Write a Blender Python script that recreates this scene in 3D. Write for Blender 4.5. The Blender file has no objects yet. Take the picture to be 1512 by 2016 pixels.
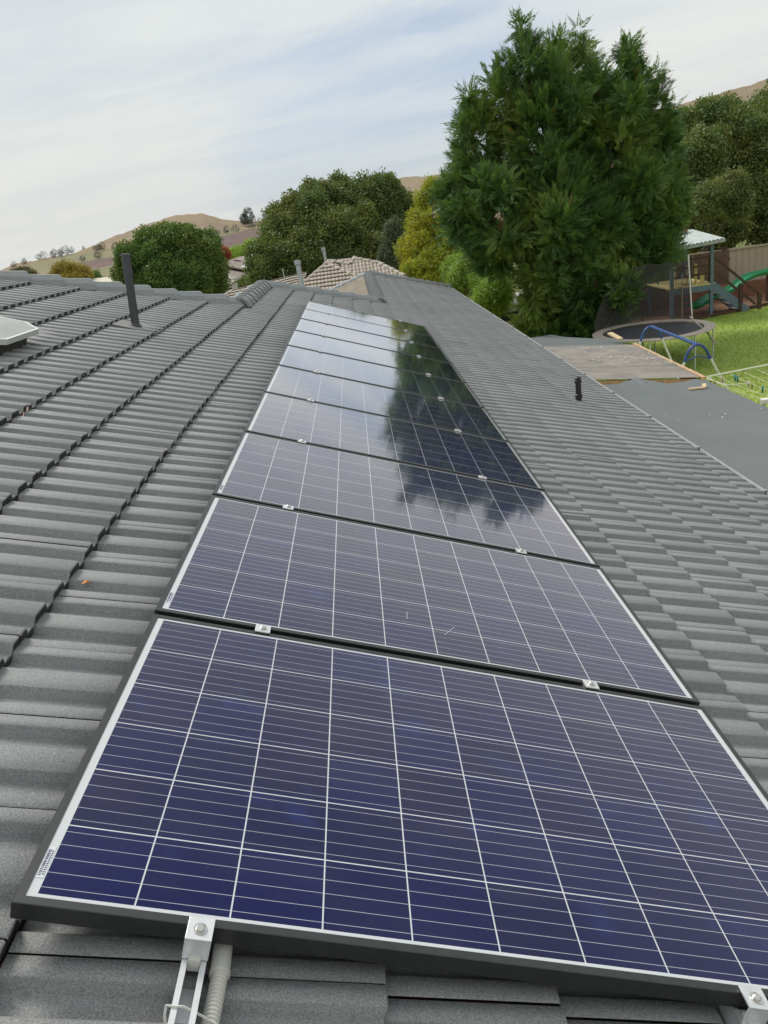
import bpy, bmesh, math, random
import numpy as np
from mathutils import Matrix, Vector

# ------------------------------------------------------------------ camera, world, sun
S = bpy.context.scene
COL = S.collection
R = math.radians
cam_d = bpy.data.cameras.new('camera')
cam = bpy.data.objects.new('camera', cam_d); COL.objects.link(cam)
CX = Vector((0.9902176, -0.0431099, -0.1327052))
CD = Vector((-0.139383, -0.3495295, -0.9264996))
CF = Vector((-0.0064431, 0.935933, -0.3521191))
m = Matrix.Identity(4)
for i in range(3):
    m[i][0] = CX[i]; m[i][1] = -CD[i]; m[i][2] = -CF[i]
m[0][3], m[1][3], m[2][3] = 0.691, -0.981, 0.942
cam.matrix_world = m
cam_d.sensor_fit = 'VERTICAL'; cam_d.sensor_height = 36.0
cam_d.lens = 1537.0 / 2016 * 36.0
cam_d.clip_start = 0.05; cam_d.clip_end = 6000
S.camera = cam
S.view_settings.view_transform = 'Standard'
S.view_settings.look = 'None'
S.view_settings.exposure = 0.0
S.view_settings.gamma = 1.0

SUN_AZ, SUN_EL = R(-32), R(47)        # azimuth from +Y towards +X
sun_d = bpy.data.lights.new('sun', 'SUN'); sun_d.energy = 2.7; sun_d.angle = R(18); sun_d.color = (1.0, 0.955, 0.88)
sun = bpy.data.objects.new('sun', sun_d); COL.objects.link(sun)
sdir = Vector((math.sin(SUN_AZ) * math.cos(SUN_EL), math.cos(SUN_AZ) * math.cos(SUN_EL), math.sin(SUN_EL)))
sun.rotation_euler = sdir.to_track_quat('Z', 'Y').to_euler()
sun.location = sdir * 60

W = bpy.data.worlds.new('World'); S.world = W; W.use_nodes = True

class NT:
    """small helper to write node trees"""
    def __init__(s, tree):
        s.t = tree; s.n = tree.nodes; s.l = tree.links
    def new(s, typ, **kw):
        n = s.n.new(typ)
        for k, v in kw.items(): setattr(n, k, v)
        return n
    def put(s, sock, v):
        if isinstance(v, (int, float)): sock.default_value = v
        elif isinstance(v, (tuple, list)):
            sock.default_value = tuple(v) + ((1.0,) if len(sock.default_value) == 4 and len(v) == 3 else ())
        else: s.l.new(v, sock)
    def math(s, op, a, b=0.0, c=None, clamp=False):
        n = s.new('ShaderNodeMath', operation=op, use_clamp=clamp)
        s.put(n.inputs[0], a); s.put(n.inputs[1], b)
        if c is not None: s.put(n.inputs[2], c)
        return n.outputs[0]
    def vmath(s, op, a, b=(0, 0, 0)):
        n = s.new('ShaderNodeVectorMath', operation=op)
        s.put(n.inputs[0], a)
        if op != 'SCALE': s.put(n.inputs[1], b)
        else: s.put(n.inputs[3], b)
        return n.outputs['Value'] if op == 'DOT_PRODUCT' else n.outputs[0]
    def mix(s, f, a, b, blend='MIX'):
        n = s.new('ShaderNodeMix', data_type='RGBA', blend_type=blend)
        s.put(n.inputs[0], f); s.put(n.inputs[6], a); s.put(n.inputs[7], b)
        return n.outputs[2]
    def noise(s, vec, scale, detail=4, rough=.55, dist=0.0):
        n = s.new('ShaderNodeTexNoise'); s.put(n.inputs['Scale'], scale); s.put(n.inputs['Detail'], detail)
        s.put(n.inputs['Roughness'], rough); s.put(n.inputs['Distortion'], dist)
        if vec is not None: s.put(n.inputs['Vector'], vec)
        return n.outputs[0]
    def ramp(s, f, lo, hi, a=0.0, b=1.0):
        n = s.new('ShaderNodeMapRange', interpolation_type='SMOOTHSTEP'); s.put(n.inputs[0], f)
        s.put(n.inputs[1], lo); s.put(n.inputs[2], hi); s.put(n.inputs[3], a); s.put(n.inputs[4], b)
        return n.outputs[0]
    def combine(s, x, y, z):
        n = s.new('ShaderNodeCombineXYZ'); s.put(n.inputs[0], x); s.put(n.inputs[1], y); s.put(n.inputs[2], z)
        return n.outputs[0]
    def sep(s, v):
        n = s.new('ShaderNodeSeparateXYZ'); s.put(n.inputs[0], v); return n.outputs
    def bump(s, h, strength, dist, normal=None):
        n = s.new('ShaderNodeBump'); s.put(n.inputs['Strength'], strength); s.put(n.inputs['Distance'], dist)
        s.put(n.inputs['Height'], h)
        if normal is not None: s.l.new(normal, n.inputs['Normal'])
        return n.outputs[0]

def build_sky():
    W.node_tree.nodes.clear()
    t = NT(W.node_tree)
    out = t.new('ShaderNodeOutputWorld'); bg = t.new('ShaderNodeBackground')
    t.l.new(bg.outputs[0], out.inputs[0])
    sky = t.new('ShaderNodeTexSky', sky_type='NISHITA', sun_disc=False)
    sky.sun_elevation = SUN_EL; sky.sun_rotation = SUN_AZ; sky.altitude = 300
    sky.air_density = 1.0; sky.dust_density = 1.6; sky.ozone_density = 1.0
    tc = t.new('ShaderNodeTexCoord')
    d = tc.outputs['Generated']
    x, y, z = t.sep(d)
    zz = t.math('ADD', t.math('MAXIMUM', z, 0.0), 0.10)
    # cloud deck seen in perspective: direction divided by height
    px = t.math('DIVIDE', x, zz); py = t.math('DIVIDE', y, zz)
    # stretched along one wind direction -> streaks
    a = R(-28)
    u = t.math('ADD', t.math('MULTIPLY', px, math.cos(a)), t.math('MULTIPLY', py, math.sin(a)))
    v = t.math('SUBTRACT', t.math('MULTIPLY', py, math.cos(a)), t.math('MULTIPLY', px, math.sin(a)))
    uv = t.combine(t.math('MULTIPLY', u, 0.42), v, 0.0)
    n1 = t.noise(uv, 0.75, 7, .56, .5)
    n2 = t.noise(t.combine(t.math('MULTIPLY', u, 0.35), t.math('MULTIPLY', v, .75), 3.0), 1.7, 7, .58, .9)
    n3 = t.noise(uv, 0.35, 3, .5, .2)
    dens = t.math('ADD', t.math('MULTIPLY', n1, .55), t.math('MULTIPLY', n2, .45))
    cover = t.ramp(dens, 0.24, 0.50)
    # veil of high haze thickening with height
    veil = t.ramp(z, 0.07, 0.25, 0.45, 1.0)
    hor = t.ramp(z, -0.02, 0.10, 1.0, 0.0)
    # open blue gap low in the north
    gd = t.vmath('DOT_PRODUCT', t.vmath('NORMALIZE', d), Vector((0.05, 0.985, 0.10)).normalized()[:])
    gap = t.ramp(gd, 0.965, 0.995)
    mask = t.math('ADD', t.math('MULTIPLY', cover, t.math('SUBTRACT', 0.95, t.math('MULTIPLY', gap, .85))), veil, clamp=True)
    mask = t.math('MULTIPLY', mask, t.math('SUBTRACT', 1.0, t.math('MULTIPLY', gap, t.ramp(dens, .36, .62, .75, .10))), clamp=True)
    mask = t.math('MAXIMUM', mask, t.math('MULTIPLY', hor, .5), clamp=True)
    blue = t.mix(0.62, t.mix(1.0, sky.outputs[0], (1.0, 1.0, 1.0), 'MULTIPLY'), (4.5, 5.6, 7.3))
    shade = t.ramp(t.math('ADD', t.math('MULTIPLY', n3, .35), t.math('ADD', t.math('MULTIPLY', n1, .35), t.math('MULTIPLY', n2, .30))), 0.36, 0.58)
    cloud = t.mix(shade, (6.3, 6.95, 7.55), (8.1, 8.4, 8.2))
    warm = t.ramp(z, 0.0, 0.22, 1.0, 0.0)
    cloud = t.mix(t.math('MULTIPLY', warm, .6), cloud, (7.4, 7.3, 6.8))
    # brighter where the sun stands behind the veil
    sd = t.vmath('DOT_PRODUCT', t.vmath('NORMALIZE', d), tuple(sdir))
    glow = t.ramp(sd, 0.80, 1.0, 0.0, .4)
    cloud = t.mix(glow, cloud, (9.5, 9.4, 9.2))
    col = t.mix(mask, blue, cloud)
    t.l.new(col, bg.inputs[0]); bg.inputs[1].default_value = 0.1
build_sky()

# ------------------------------------------------------------------ helpers
def mesh_obj(name, V, Fc, mat=None, parent=None, smooth=False, mi=None, attrs=None):
    """V list/array of verts, Fc list of index tuples or an (n,k) array"""
    me = bpy.data.meshes.new(name)
    V = np.asarray(V, dtype=np.float32)
    if isinstance(Fc, np.ndarray):
        n, k = Fc.shape
        me.vertices.add(len(V)); me.vertices.foreach_set('co', V.ravel())
        me.loops.add(n * k); me.loops.foreach_set('vertex_index', Fc.astype(np.int32).ravel())
        me.polygons.add(n); me.polygons.foreach_set('loop_start', np.arange(0, n * k, k, dtype=np.int32))
        me.update(calc_edges=True)
    else:
        me.from_pydata([tuple(v) for v in V], [], Fc)
    if mi is not None: me.polygons.foreach_set('material_index', np.asarray(mi, dtype=np.int32))
    if attrs:
        for k_, a_ in attrs.items():
            at = me.attributes.new(k_, 'FLOAT', 'POINT'); at.data.foreach_set('value', np.asarray(a_, dtype=np.float32))
    me.validate()
    if smooth: me.polygons.foreach_set('use_smooth', np.ones(len(me.polygons), dtype=bool))
    me.update()
    if mat is not None:
        for mm in (mat if isinstance(mat, (list, tuple)) else [mat]): me.materials.append(mm)
    o = bpy.data.objects.new(name, me); COL.objects.link(o)
    if parent is not None: o.parent = parent
    return o

def tag(o, label=None, cat=None, group=None, kind=None):
    if label: o['label'] = label
    if cat: o['category'] = cat
    if group: o['group'] = group
    if kind: o['kind'] = kind
    return o

def thing(name, label, cat, loc=(0, 0, 0), group=None, M=None):
    o = bpy.data.objects.new(name, None); COL.objects.link(o)
    o.empty_display_size = .1
    if M is not None: o.matrix_world = M
    else: o.location = loc
    return tag(o, label, cat, group)

class MB:
    def __init__(s): s.v = []; s.f = []; s.m = []
    def add(s, V, F, mi=0):
        b = len(s.v); s.v += [tuple(p) for p in V]; s.f += [tuple(i + b for i in f) for f in F]; s.m += [mi] * len(F); return s
    def box(s, lo, hi, M=None, mi=0, bev=0.0):
        x0, y0, z0 = lo; x1, y1, z1 = hi
        if bev > 0:
            bm = bmesh.new(); bmesh.ops.create_cube(bm, size=1)
            for v in bm.verts: v.co = Vector(((x0 + x1) / 2 + v.co.x * (x1 - x0), (y0 + y1) / 2 + v.co.y * (y1 - y0), (z0 + z1) / 2 + v.co.z * (z1 - z0)))
            bmesh.ops.bevel(bm, geom=bm.edges[:], offset=bev, segments=2, profile=.6, affect='EDGES')
            bm.verts.index_update()
            V = [v.co.copy() for v in bm.verts]; F = [[v.index for v in f.verts] for f in bm.faces]; bm.free()
        else:
            V = [Vector(p) for p in ((x0, y0, z0), (x1, y0, z0), (x1, y1, z0), (x0, y1, z0), (x0, y0, z1), (x1, y0, z1), (x1, y1, z1), (x0, y1, z1))]
            F = [(0, 3, 2, 1), (4, 5, 6, 7), (0, 1, 5, 4), (1, 2, 6, 5), (2, 3, 7, 6), (3, 0, 4, 7)]
        if M is not None: V = [M @ p for p in V]
        return s.add(V, F, mi)
    def bar(s, a, b, w, h=None, up=(0, 0, 1), mi=0, bev=0.0):
        """rectangular bar from a to b"""
        a = Vector(a); b = Vector(b); h = w if h is None else h
        d = b - a; L = d.length; y = d.normalized(); upv = Vector(up)
        x = y.cross(upv)
        if x.length < 1e-4: x = y.cross(Vector((1, 0, 0)))
        x.normalize(); z = x.cross(y)
        M = Matrix((x, y, z)).transposed().to_4x4(); M.translation = a
        return s.box((-w / 2, 0, -h / 2), (w / 2, L, h / 2), M, mi, bev)
    def tube(s, pts, r, n=10, mi=0, cap=True):
        pts = [Vector(p) for p in pts]; rs = r if isinstance(r, (list, tuple)) else [r] * len(pts)
        V = []; F = []; prev = None
        for i, p in enumerate(pts):
            d = (pts[min(i + 1, len(pts) - 1)] - pts[max(i - 1, 0)]).normalized()
            if prev is None:
                x = d.cross(Vector((0, 0, 1)))
                if x.length < 1e-3: x = d.cross(Vector((1, 0, 0)))
            else: x = prev - d * prev.dot(d)
            x.normalize(); prev = x; y = d.cross(x)
            for k in range(n):
                a = 2 * math.pi * k / n
                V.append(p + (x * math.cos(a) + y * math.sin(a)) * rs[i])
        for i in range(len(pts) - 1):
            for k in range(n):
                k2 = (k + 1) % n
                F.append((i * n + k, i * n + k2, (i + 1) * n + k2, (i + 1) * n + k))
        if cap:
            F.append(tuple(range(n - 1, -1, -1))); F.append(tuple((len(pts) - 1) * n + k for k in range(n)))
        return s.add(V, F, mi)
    def prism(s, poly, vec, mi=0):
        n = len(poly); vec = Vector(vec)
        V = [Vector(p) for p in poly] + [Vector(p) + vec for p in poly]
        F = [tuple(range(n)), tuple(range(2 * n - 1, n - 1, -1))] + [(i, (i + 1) % n, (i + 1) % n + n, i + n) for i in range(n)]
        return s.add(V, F, mi)
    def build(s, name, mat, parent=None, smooth=False, fix=True):
        o = mesh_obj(name, s.v, s.f, mat, parent, False, s.m)
        if fix:
            bm = bmesh.new(); bm.from_mesh(o.data); bmesh.ops.recalc_face_normals(bm, faces=bm.faces[:]); bm.to_mesh(o.data); bm.free()
        if smooth:
            o.data.polygons.foreach_set('use_smooth', np.ones(len(o.data.polygons), dtype=bool))
            o.data.set_sharp_from_angle(angle=R(35))
        return o

def material(name, base=(.5, .5, .5), rough=.6, metal=0.0, spec=.5, var=0.0, vscale=3.0, bump=0.0, bscale=80.0, bdist=.004, coat=0.0, base2=None):
    mt = bpy.data.materials.new(name); mt.use_nodes = True
    t = NT(mt.node_tree); b = t.n['Principled BSDF']
    b.inputs['Roughness'].default_value = rough; b.inputs['Metallic'].default_value = metal
    b.inputs['Specular IOR Level'].default_value = spec; b.inputs['Coat Weight'].default_value = coat
    tc = t.new('ShaderNodeTexCoord').outputs['Object']
    if var > 0 or base2:
        n = t.noise(tc, vscale, 6, .6)
        f = t.ramp(n, .3, .7)
        b2 = base2 or tuple(c * (1 - var) for c in base)
        t.l.new(t.mix(f, base, b2), b.inputs['Base Color'])
        t.l.new(t.math('ADD', rough - .06, t.math('MULTIPLY', n, .14), clamp=True), b.inputs['Roughness'])
    else: b.inputs['Base Color'].default_value = (*base, 1)
    if bump > 0:
        t.l.new(t.bump(t.noise(tc, bscale, 5, .6), bump, bdist), b.inputs['Normal'])
    return mt

# ------------------------------------------------------------------ materials
def mat_tile(name, base, base2, lichen, gran=320.0, gb=.5):
    mt = bpy.data.materials.new(name); mt.use_nodes = True
    t = NT(mt.node_tree); b = t.n['Principled BSDF']
    tc = t.new('ShaderNodeTexCoord').outputs['Object']
    at = t.new('ShaderNodeAttribute', attribute_name='rnd').outputs['Fac']
    big = t.noise(tc, 1.3, 5, .6); fine = t.noise(tc, gran, 3, .7); mid = t.noise(tc, 22, 4, .6)
    c = t.mix(t.ramp(big, .3, .7), base, base2)
    c = t.mix(t.math('MULTIPLY', t.ramp(mid, .5, .72), .18), c, lichen)
    c = t.mix(t.ramp(fine, .30, .70, .0, 1.0), t.mix(1.0, c, (.60, .60, .60), 'MULTIPLY'), t.mix(1.0, c, (1.32, 1.32, 1.32), 'MULTIPLY'))
    st = t.ramp(t.noise(t.vmath('MULTIPLY', tc, (1.2, 9.0, 1.2)), 1.0, 6, .65), .42, .70)
    c = t.mix(t.math('MULTIPLY', st, .22), c, t.mix(1.0, c, (.62, .63, .60), 'MULTIPLY'))
    sp_ = t.new('ShaderNodeTexVoronoi'); sp_.inputs['Scale'].default_value = 26; t.l.new(tc, sp_.inputs['Vector'])
    dots = t.math('MULTIPLY', t.math('LESS_THAN', sp_.outputs['Distance'], .085), t.math('GREATER_THAN', t.sep(sp_.outputs['Color'])[0], .86))
    c = t.mix(t.math('MULTIPLY', dots, .55), c, (.55, .55, .50))
    k = t.math('ADD', .93, t.math('MULTIPLY', at, .14))
    cc = t.new('ShaderNodeCombineColor'); [t.l.new(k, cc.inputs[i]) for i in range(3)]
    c = t.mix(1.0, c, cc.outputs[0], 'MULTIPLY')
    t.l.new(c, b.inputs['Base Color'])
    b.inputs['Roughness'].default_value = .62; b.inputs['Specular IOR Level'].default_value = .5
    h = t.math('ADD', t.math('MULTIPLY', fine, .6), t.math('MULTIPLY', t.noise(tc, 90, 3, .6), .5))
    t.l.new(t.bump(h, gb, .004), b.inputs['Normal'])
    return mt
M_tile = mat_tile('grey_tile', (.245, .252, .255), (.275, .281, .279), (.32, .325, .31))
M_butt = material('shadow_gap_tile_edge', (.035, .037, .036), .9, var=.3, vscale=30)  # shadow gap under the tile edges, painted into the butt faces as near-black
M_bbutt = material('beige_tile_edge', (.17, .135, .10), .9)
M_cap = mat_tile('grey_ridge_tile', (.25, .262, .27), (.275, .288, .292), (.31, .32, .31))
M_btile = mat_tile('beige_tile', (.35, .295, .235), (.40, .335, .26), (.30, .26, .21))
M_bcap = mat_tile('beige_ridge_tile', (.38, .325, .265), (.42, .36, .29), (.34, .29, .24))
M_brtile = mat_tile('brown_tile', (.21, .165, .13), (.24, .19, .15), (.19, .15, .13))
M_mortar = material('mortar', (.07, .075, .078), .9, var=.3, vscale=20, bump=.4)

def mat_cells():
    """sixty polycrystalline cells under glass: gaps, busbars and fine fingers are a pattern in the sheet"""
    mt = bpy.data.materials.new('solar_cells'); mt.use_nodes = True
    t = NT(mt.node_tree); b = t.n['Principled BSDF']
    tc = t.new('ShaderNodeTexCoord').outputs['Object']
    x, y, z = t.sep(tc)
    oi = t.new('ShaderNodeObjectInfo').outputs['Random']
    cx = t.math('DIVIDE', t.math('SUBTRACT', x, .0315), .1587)
    cy = t.math('DIVIDE', t.math('SUBTRACT', y, .0228), .1564)
    def line(c, per, half):   # 1 on the line where c crosses an integer
        fr = t.math('FRACT', t.math('ADD', c, 100.5))
        dist = t.math('MULTIPLY', t.math('ABSOLUTE', t.math('SUBTRACT', fr, .5)), per)
        return t.math('LESS_THAN', dist, half)
    gx = line(cx, .1587, .00140); gy = line(cy, .1564, .00135)
    bb = line(t.math('SUBTRACT', t.math('MULTIPLY', cy, 5), .5), .0314, .00055)
    inside = t.math('MULTIPLY', t.math('MULTIPLY', t.math('GREATER_THAN', cx, -.001), t.math('LESS_THAN', cx, 10.001)),
                    t.math('MULTIPLY', t.math('GREATER_THAN', cy, -.001), t.math('LESS_THAN', cy, 6.001)))
    gap = t.math('MAXIMUM', gx, gy)
    # each cell its own tint
    cell = t.new('ShaderNodeTexWhiteNoise', noise_dimensions='3D')
    t.l.new(t.combine(t.math('FLOOR', cx), t.math('FLOOR', cy), t.math('MULTIPLY', oi, 40)), cell.inputs['Vector'])
    cv = cell.outputs['Value']
    vor = t.new('ShaderNodeTexVoronoi'); vor.inputs['Scale'].default_value = 95; t.l.new(tc, vor.inputs['Vector'])
    grain = t.sep(vor.outputs['Color'])[0]
    big = t.noise(tc, 1.6, 3, .5)
    k = t.math('ADD', t.math('MULTIPLY', cv, .45), t.math('ADD', t.math('MULTIPLY', grain, .15), t.math('MULTIPLY', big, .55)), clamp=True)
    cellc = t.mix(k, (.003, .007, .078), (.010, .011, .045))
    cellc = t.mix(t.ramp(t.noise(tc, 5.0, 3, .6), .56, .75), cellc, (.010, .020, .11))
    c = t.mix(bb, cellc, (.40, .42, .48))
    white = (.56, .58, .60)
    c = t.mix(gap, c, white)
    c = t.mix(inside, white, c)
    # dust and finger marks on the glass
    du = t.ramp(t.noise(tc, 7.0, 8, .68, 1.2), .60, .80); sp = t.ramp(t.noise(tc, 3.0, 4, .5), .52, .68)
    c = t.mix(t.math('MULTIPLY', t.math('MULTIPLY', du, sp), .42), c, (.16, .20, .30))
    dust = t.ramp(t.noise(t.vmath('MULTIPLY', tc, (1.0, 2.2, 1.0)), 2.4, 6, .6), .35, .75, .004, .028)
    c = t.mix(dust, c, (.5, .47, .43))
    t.l.new(c, b.inputs['Base Color'])
    b.inputs['Roughness'].default_value = .5
    b.inputs['Specular IOR Level'].default_value = .05
    # textured anti-glare cover glass: weak straight on, strong at grazing angles
    fr = t.new('ShaderNodeFresnel'); fr.inputs['IOR'].default_value = 1.5
    fac = t.math('MULTIPLY', t.math('SUBTRACT', fr.outputs[0], .042), 2.10)
    fac = t.math('MINIMUM', t.math('MAXIMUM', fac, 0.0), .87)
    gl = t.new('ShaderNodeBsdfGlossy'); gl.inputs['Color'].default_value = (1, .952, .925, 1)
    t.l.new(t.ramp(t.noise(tc, 9, 6, .6), .3, .8, .04, .085), gl.inputs['Roughness'])
    mx = t.new('ShaderNodeMixShader'); t.l.new(fac, mx.inputs[0]); t.l.new(b.outputs[0], mx.inputs[1]); t.l.new(gl.outputs[0], mx.inputs[2])
    t.l.new(mx.outputs[0], t.n['Material Output'].inputs[0])
    return mt
M_cells = mat_cells()
M_frame = material('black_anodised_frame', (.075, .077, .078), .36, .8, var=.15, vscale=30)
M_alu = material('raw_aluminium', (.72, .73, .74), .42, .6, var=.12, vscale=40, bump=.06, bscale=300)
M_bolt = material('steel_bolt', (.62, .60, .57), .28, 1.0)
M_conduit = material('grey_conduit', (.62, .61, .56), .5, var=.15, vscale=15)
M_black = material('black_plastic', (.02, .02, .021), .45, bump=.1, bscale=200)
M_sticker = material('white_sticker', (.58, .60, .62), .5)
M_ink = material('printed_ink', (.05, .06, .14), .6)
M_gutter = material('grey_gutter', (.36, .375, .375), .42, .2, var=.15, vscale=6)
M_gutdark = material('gutter_inside', (.055, .055, .05), .8, var=.3, vscale=9)
M_pipe = material('charcoal_pipe', (.042, .045, .05), .42, var=.3, vscale=12)
M_flash = material('grey_flashing', (.20, .20, .195), .5, .2, var=.25, vscale=10, bump=.2, bscale=30)
M_dome = material('frosted_skylight', (.36, .36, .34), .35, var=.12, vscale=8)
M_sheet = material('grey_roof_sheet', (.135, .150, .152), .5, 0, var=.10, vscale=1.2, bump=.05, bscale=300)
M_sheetside = material('grey_sheet_edge', (.12, .13, .13), .6)
M_weath = material('weathered_polycarbonate', (.30, .265, .23), .62, base2=(.20, .185, .17), vscale=2.6, bump=.25, bscale=60)
M_wood = material('pine_timber', (.62, .43, .24), .6, base2=(.42, .25, .12), vscale=14, bump=.15)
M_wooddk = material('dark_stained_timber', (.085, .042, .026), .7, var=.4, vscale=12, bump=.3)
M_brick = material('brick_wall', (.34, .22, .16), .85, var=.3, vscale=6, bump=.3)
M_cream = material('cream_wall', (.62, .56, .46), .8, var=.1, vscale=3)
M_white = material('white_paint', (.78, .77, .73), .5, var=.1, vscale=8)
M_steelw = material('cream_powdercoat', (.66, .68, .50), .4)
M_blue = material('blue_powdercoat', (.035, .09, .30), .38, var=.2, vscale=12)
M_postblue = material('slate_blue_paint', (.13, .19, .24), .6, var=.2, vscale=8)
M_green = material('green_plastic_slide', (.01, .25, .095), .4, var=.15, vscale=4)
M_yellow = material('pale_yellow_board', (.70, .58, .25), .5, var=.15, vscale=6)
M_pad = material('beige_safety_pad', (.46, .39, .33), .65, var=.2, vscale=5, bump=.2, bscale=12)
M_mat = material('dark_trampoline_mat', (.045, .046, .052), .6, var=.2, vscale=4)
M_rope = material('pale_rope', (.55, .52, .42), .8)
M_redplay = material('red_plastic', (.35, .03, .02), .5)
M_tealpeg = material('teal_plastic_peg', (.05, .30, .36), .4)
M_woodpeg = material('pine_peg', (.62, .47, .28), .6)
M_whitepeg = material('white_plastic_peg', (.72, .68, .66), .4)
M_bark = material('bark_mulch', (.24, .12, .065), .9, base2=(.14, .075, .045), vscale=5, bump=.8, bscale=30, bdist=.03)
M_fence = material('beige_steel_fence', (.42, .34, .26), .6, var=.1, vscale=1)
M_zinc = material('pale_corrugated_roofing', (.40, .45, .44), .45, .2, var=.25, vscale=3)
M_trunk = material('tree_bark', (.10, .075, .055), .9, base2=(.055, .042, .035), vscale=6, bump=.9, bscale=18, bdist=.03)

def mat_leaf(name, cols, rough=.55, trans=.30):
    mt = bpy.data.materials.new(name); mt.use_nodes = True
    t = NT(mt.node_tree); b = t.n['Principled BSDF']
    at = t.new('ShaderNodeAttribute', attribute_name='rnd').outputs['Fac']
    tc = t.new('ShaderNodeTexCoord').outputs['Object']
    cl = t.noise(tc, .55, 3, .6)
    ck = t.new('ShaderNodeAttribute', attribute_name='clump').outputs['Fac']
    a, bb, cc = cols[:3]
    c = t.mix(t.ramp(t.math('ADD', t.math('MULTIPLY', at, .4), t.math('MULTIPLY', ck, .6)), .15, .85), a, bb)
    c = t.mix(t.math('MULTIPLY', t.ramp(cl, .48, .66), .8), c, cc)
    if len(cols) > 3: c = t.mix(t.math('GREATER_THAN', at, .9965), c, cols[3])
    t.l.new(c, b.inputs['Base Color']); b.inputs['Roughness'].default_value = rough
    b.inputs['Specular IOR Level'].default_value = .3
    tr = t.new('ShaderNodeBsdfTranslucent'); t.l.new(t.mix(1.0, c, (1.25, 1.35, .7), 'MULTIPLY'), tr.inputs[0])
    mx = t.new('ShaderNodeMixShader'); mx.inputs[0].default_value = trans
    t.l.new(b.outputs[0], mx.inputs[1]); t.l.new(tr.outputs[0], mx.inputs[2])
    t.l.new(mx.outputs[0], t.n['Material Output'].inputs[0])
    return mt
L_con = mat_leaf('conifer_foliage', ((.085, .165, .050), (.160, .255, .070), (.235, .300, .070), (.30, .13, .05)), .5, .22)
L_oak = mat_leaf('oak_foliage', ((.100, .145, .048), (.165, .210, .065), (.215, .225, .070)), .5, .25)
L_round = mat_leaf('round_tree_foliage', ((.085, .150, .038), (.140, .215, .055), (.165, .210, .058)), .5, .28)
L_yel = mat_leaf('yellow_foliage', ((.20, .26, .03), (.36, .37, .04), (.46, .40, .04)), .5, .35)
L_lime = mat_leaf('lime_foliage', ((.19, .30, .05), (.31, .42, .08), (.26, .36, .07)), .5, .35)
L_grey = mat_leaf('greygreen_foliage', ((.09, .12, .07), (.13, .16, .09), (.11, .14, .08)), .55, .25)
L_dark = mat_leaf('dark_foliage', ((.095, .145, .048), (.170, .215, .065), (.240, .250, .070), (.24, .15, .05)), .5, .22)
L_amber = mat_leaf('amber_foliage', ((.25, .20, .04), (.36, .27, .06), (.30, .25, .05)), .6, .3)
L_brown = mat_leaf('olive_brown_foliage', ((.12, .10, .045), (.17, .14, .07), (.14, .12, .06)), .6, .2)
L_red = mat_leaf('red_foliage', ((.30, .06, .04), (.42, .13, .08), (.30, .16, .06)), .6, .3)
L_hill = mat_leaf('far_tree_foliage', ((.055, .075, .055), (.08, .10, .075), (.07, .09, .06)), .7, .1)

# ------------------------------------------------------------------ terrain
rng = np.random.default_rng(11)
SKY = [(-22.913,0.004), (-22.257,0.188), (-21.534,0.27), (-20.063,0.342), (-18.926,0.37), (-17.99,0.428), (-16.78,0.769), (-15.363,1.117), (-14.187,1.374), (-13.043,1.605), (-11.769,1.789), (-10.782,1.852), (-9.699,1.711), (-8.811,1.402), (-8.15,1.121), (-7.035,0.842), (-5.313,0.776), (-2.831,1.001), (0.12,2.001), (2.595,2.31), (4.306,2.176), (6.695,2.01), (11.132,2.457), (17.636,3.366), (21.88,3.926), (23.615,4.108), (25.299,4.255), (26.714,4.459)]
TL = [(-22.948,-0.115), (-21.593,0.06), (-18.751,0.313), (-18.106,0.349), (-15.562,0.313), (-9.436,0.382), (-7.122,0.397), (-5.061,0.251)]
PU = [(-23.153,-0.835), (-21.283,-0.712), (-19.023,-0.476), (-18.027,-0.205), (-15.677,-0.154), (-12.009,-0.018), (-9.249,0.127), (-6.446,0.305), (-5.061,0.251)]
PL_ = [(-23.282,-1.288), (-21.113,-0.769), (-19.731,-0.755), (-15.514,-0.697), (-9.087,-0.753), (-6.321,-0.87), (-5.257,-0.816)]
def interp(tab, az):
    xs = [p[0] for p in tab]; ys = [p[1] for p in tab]
    return np.interp(az, xs, ys)
GZ = -3.95
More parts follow.
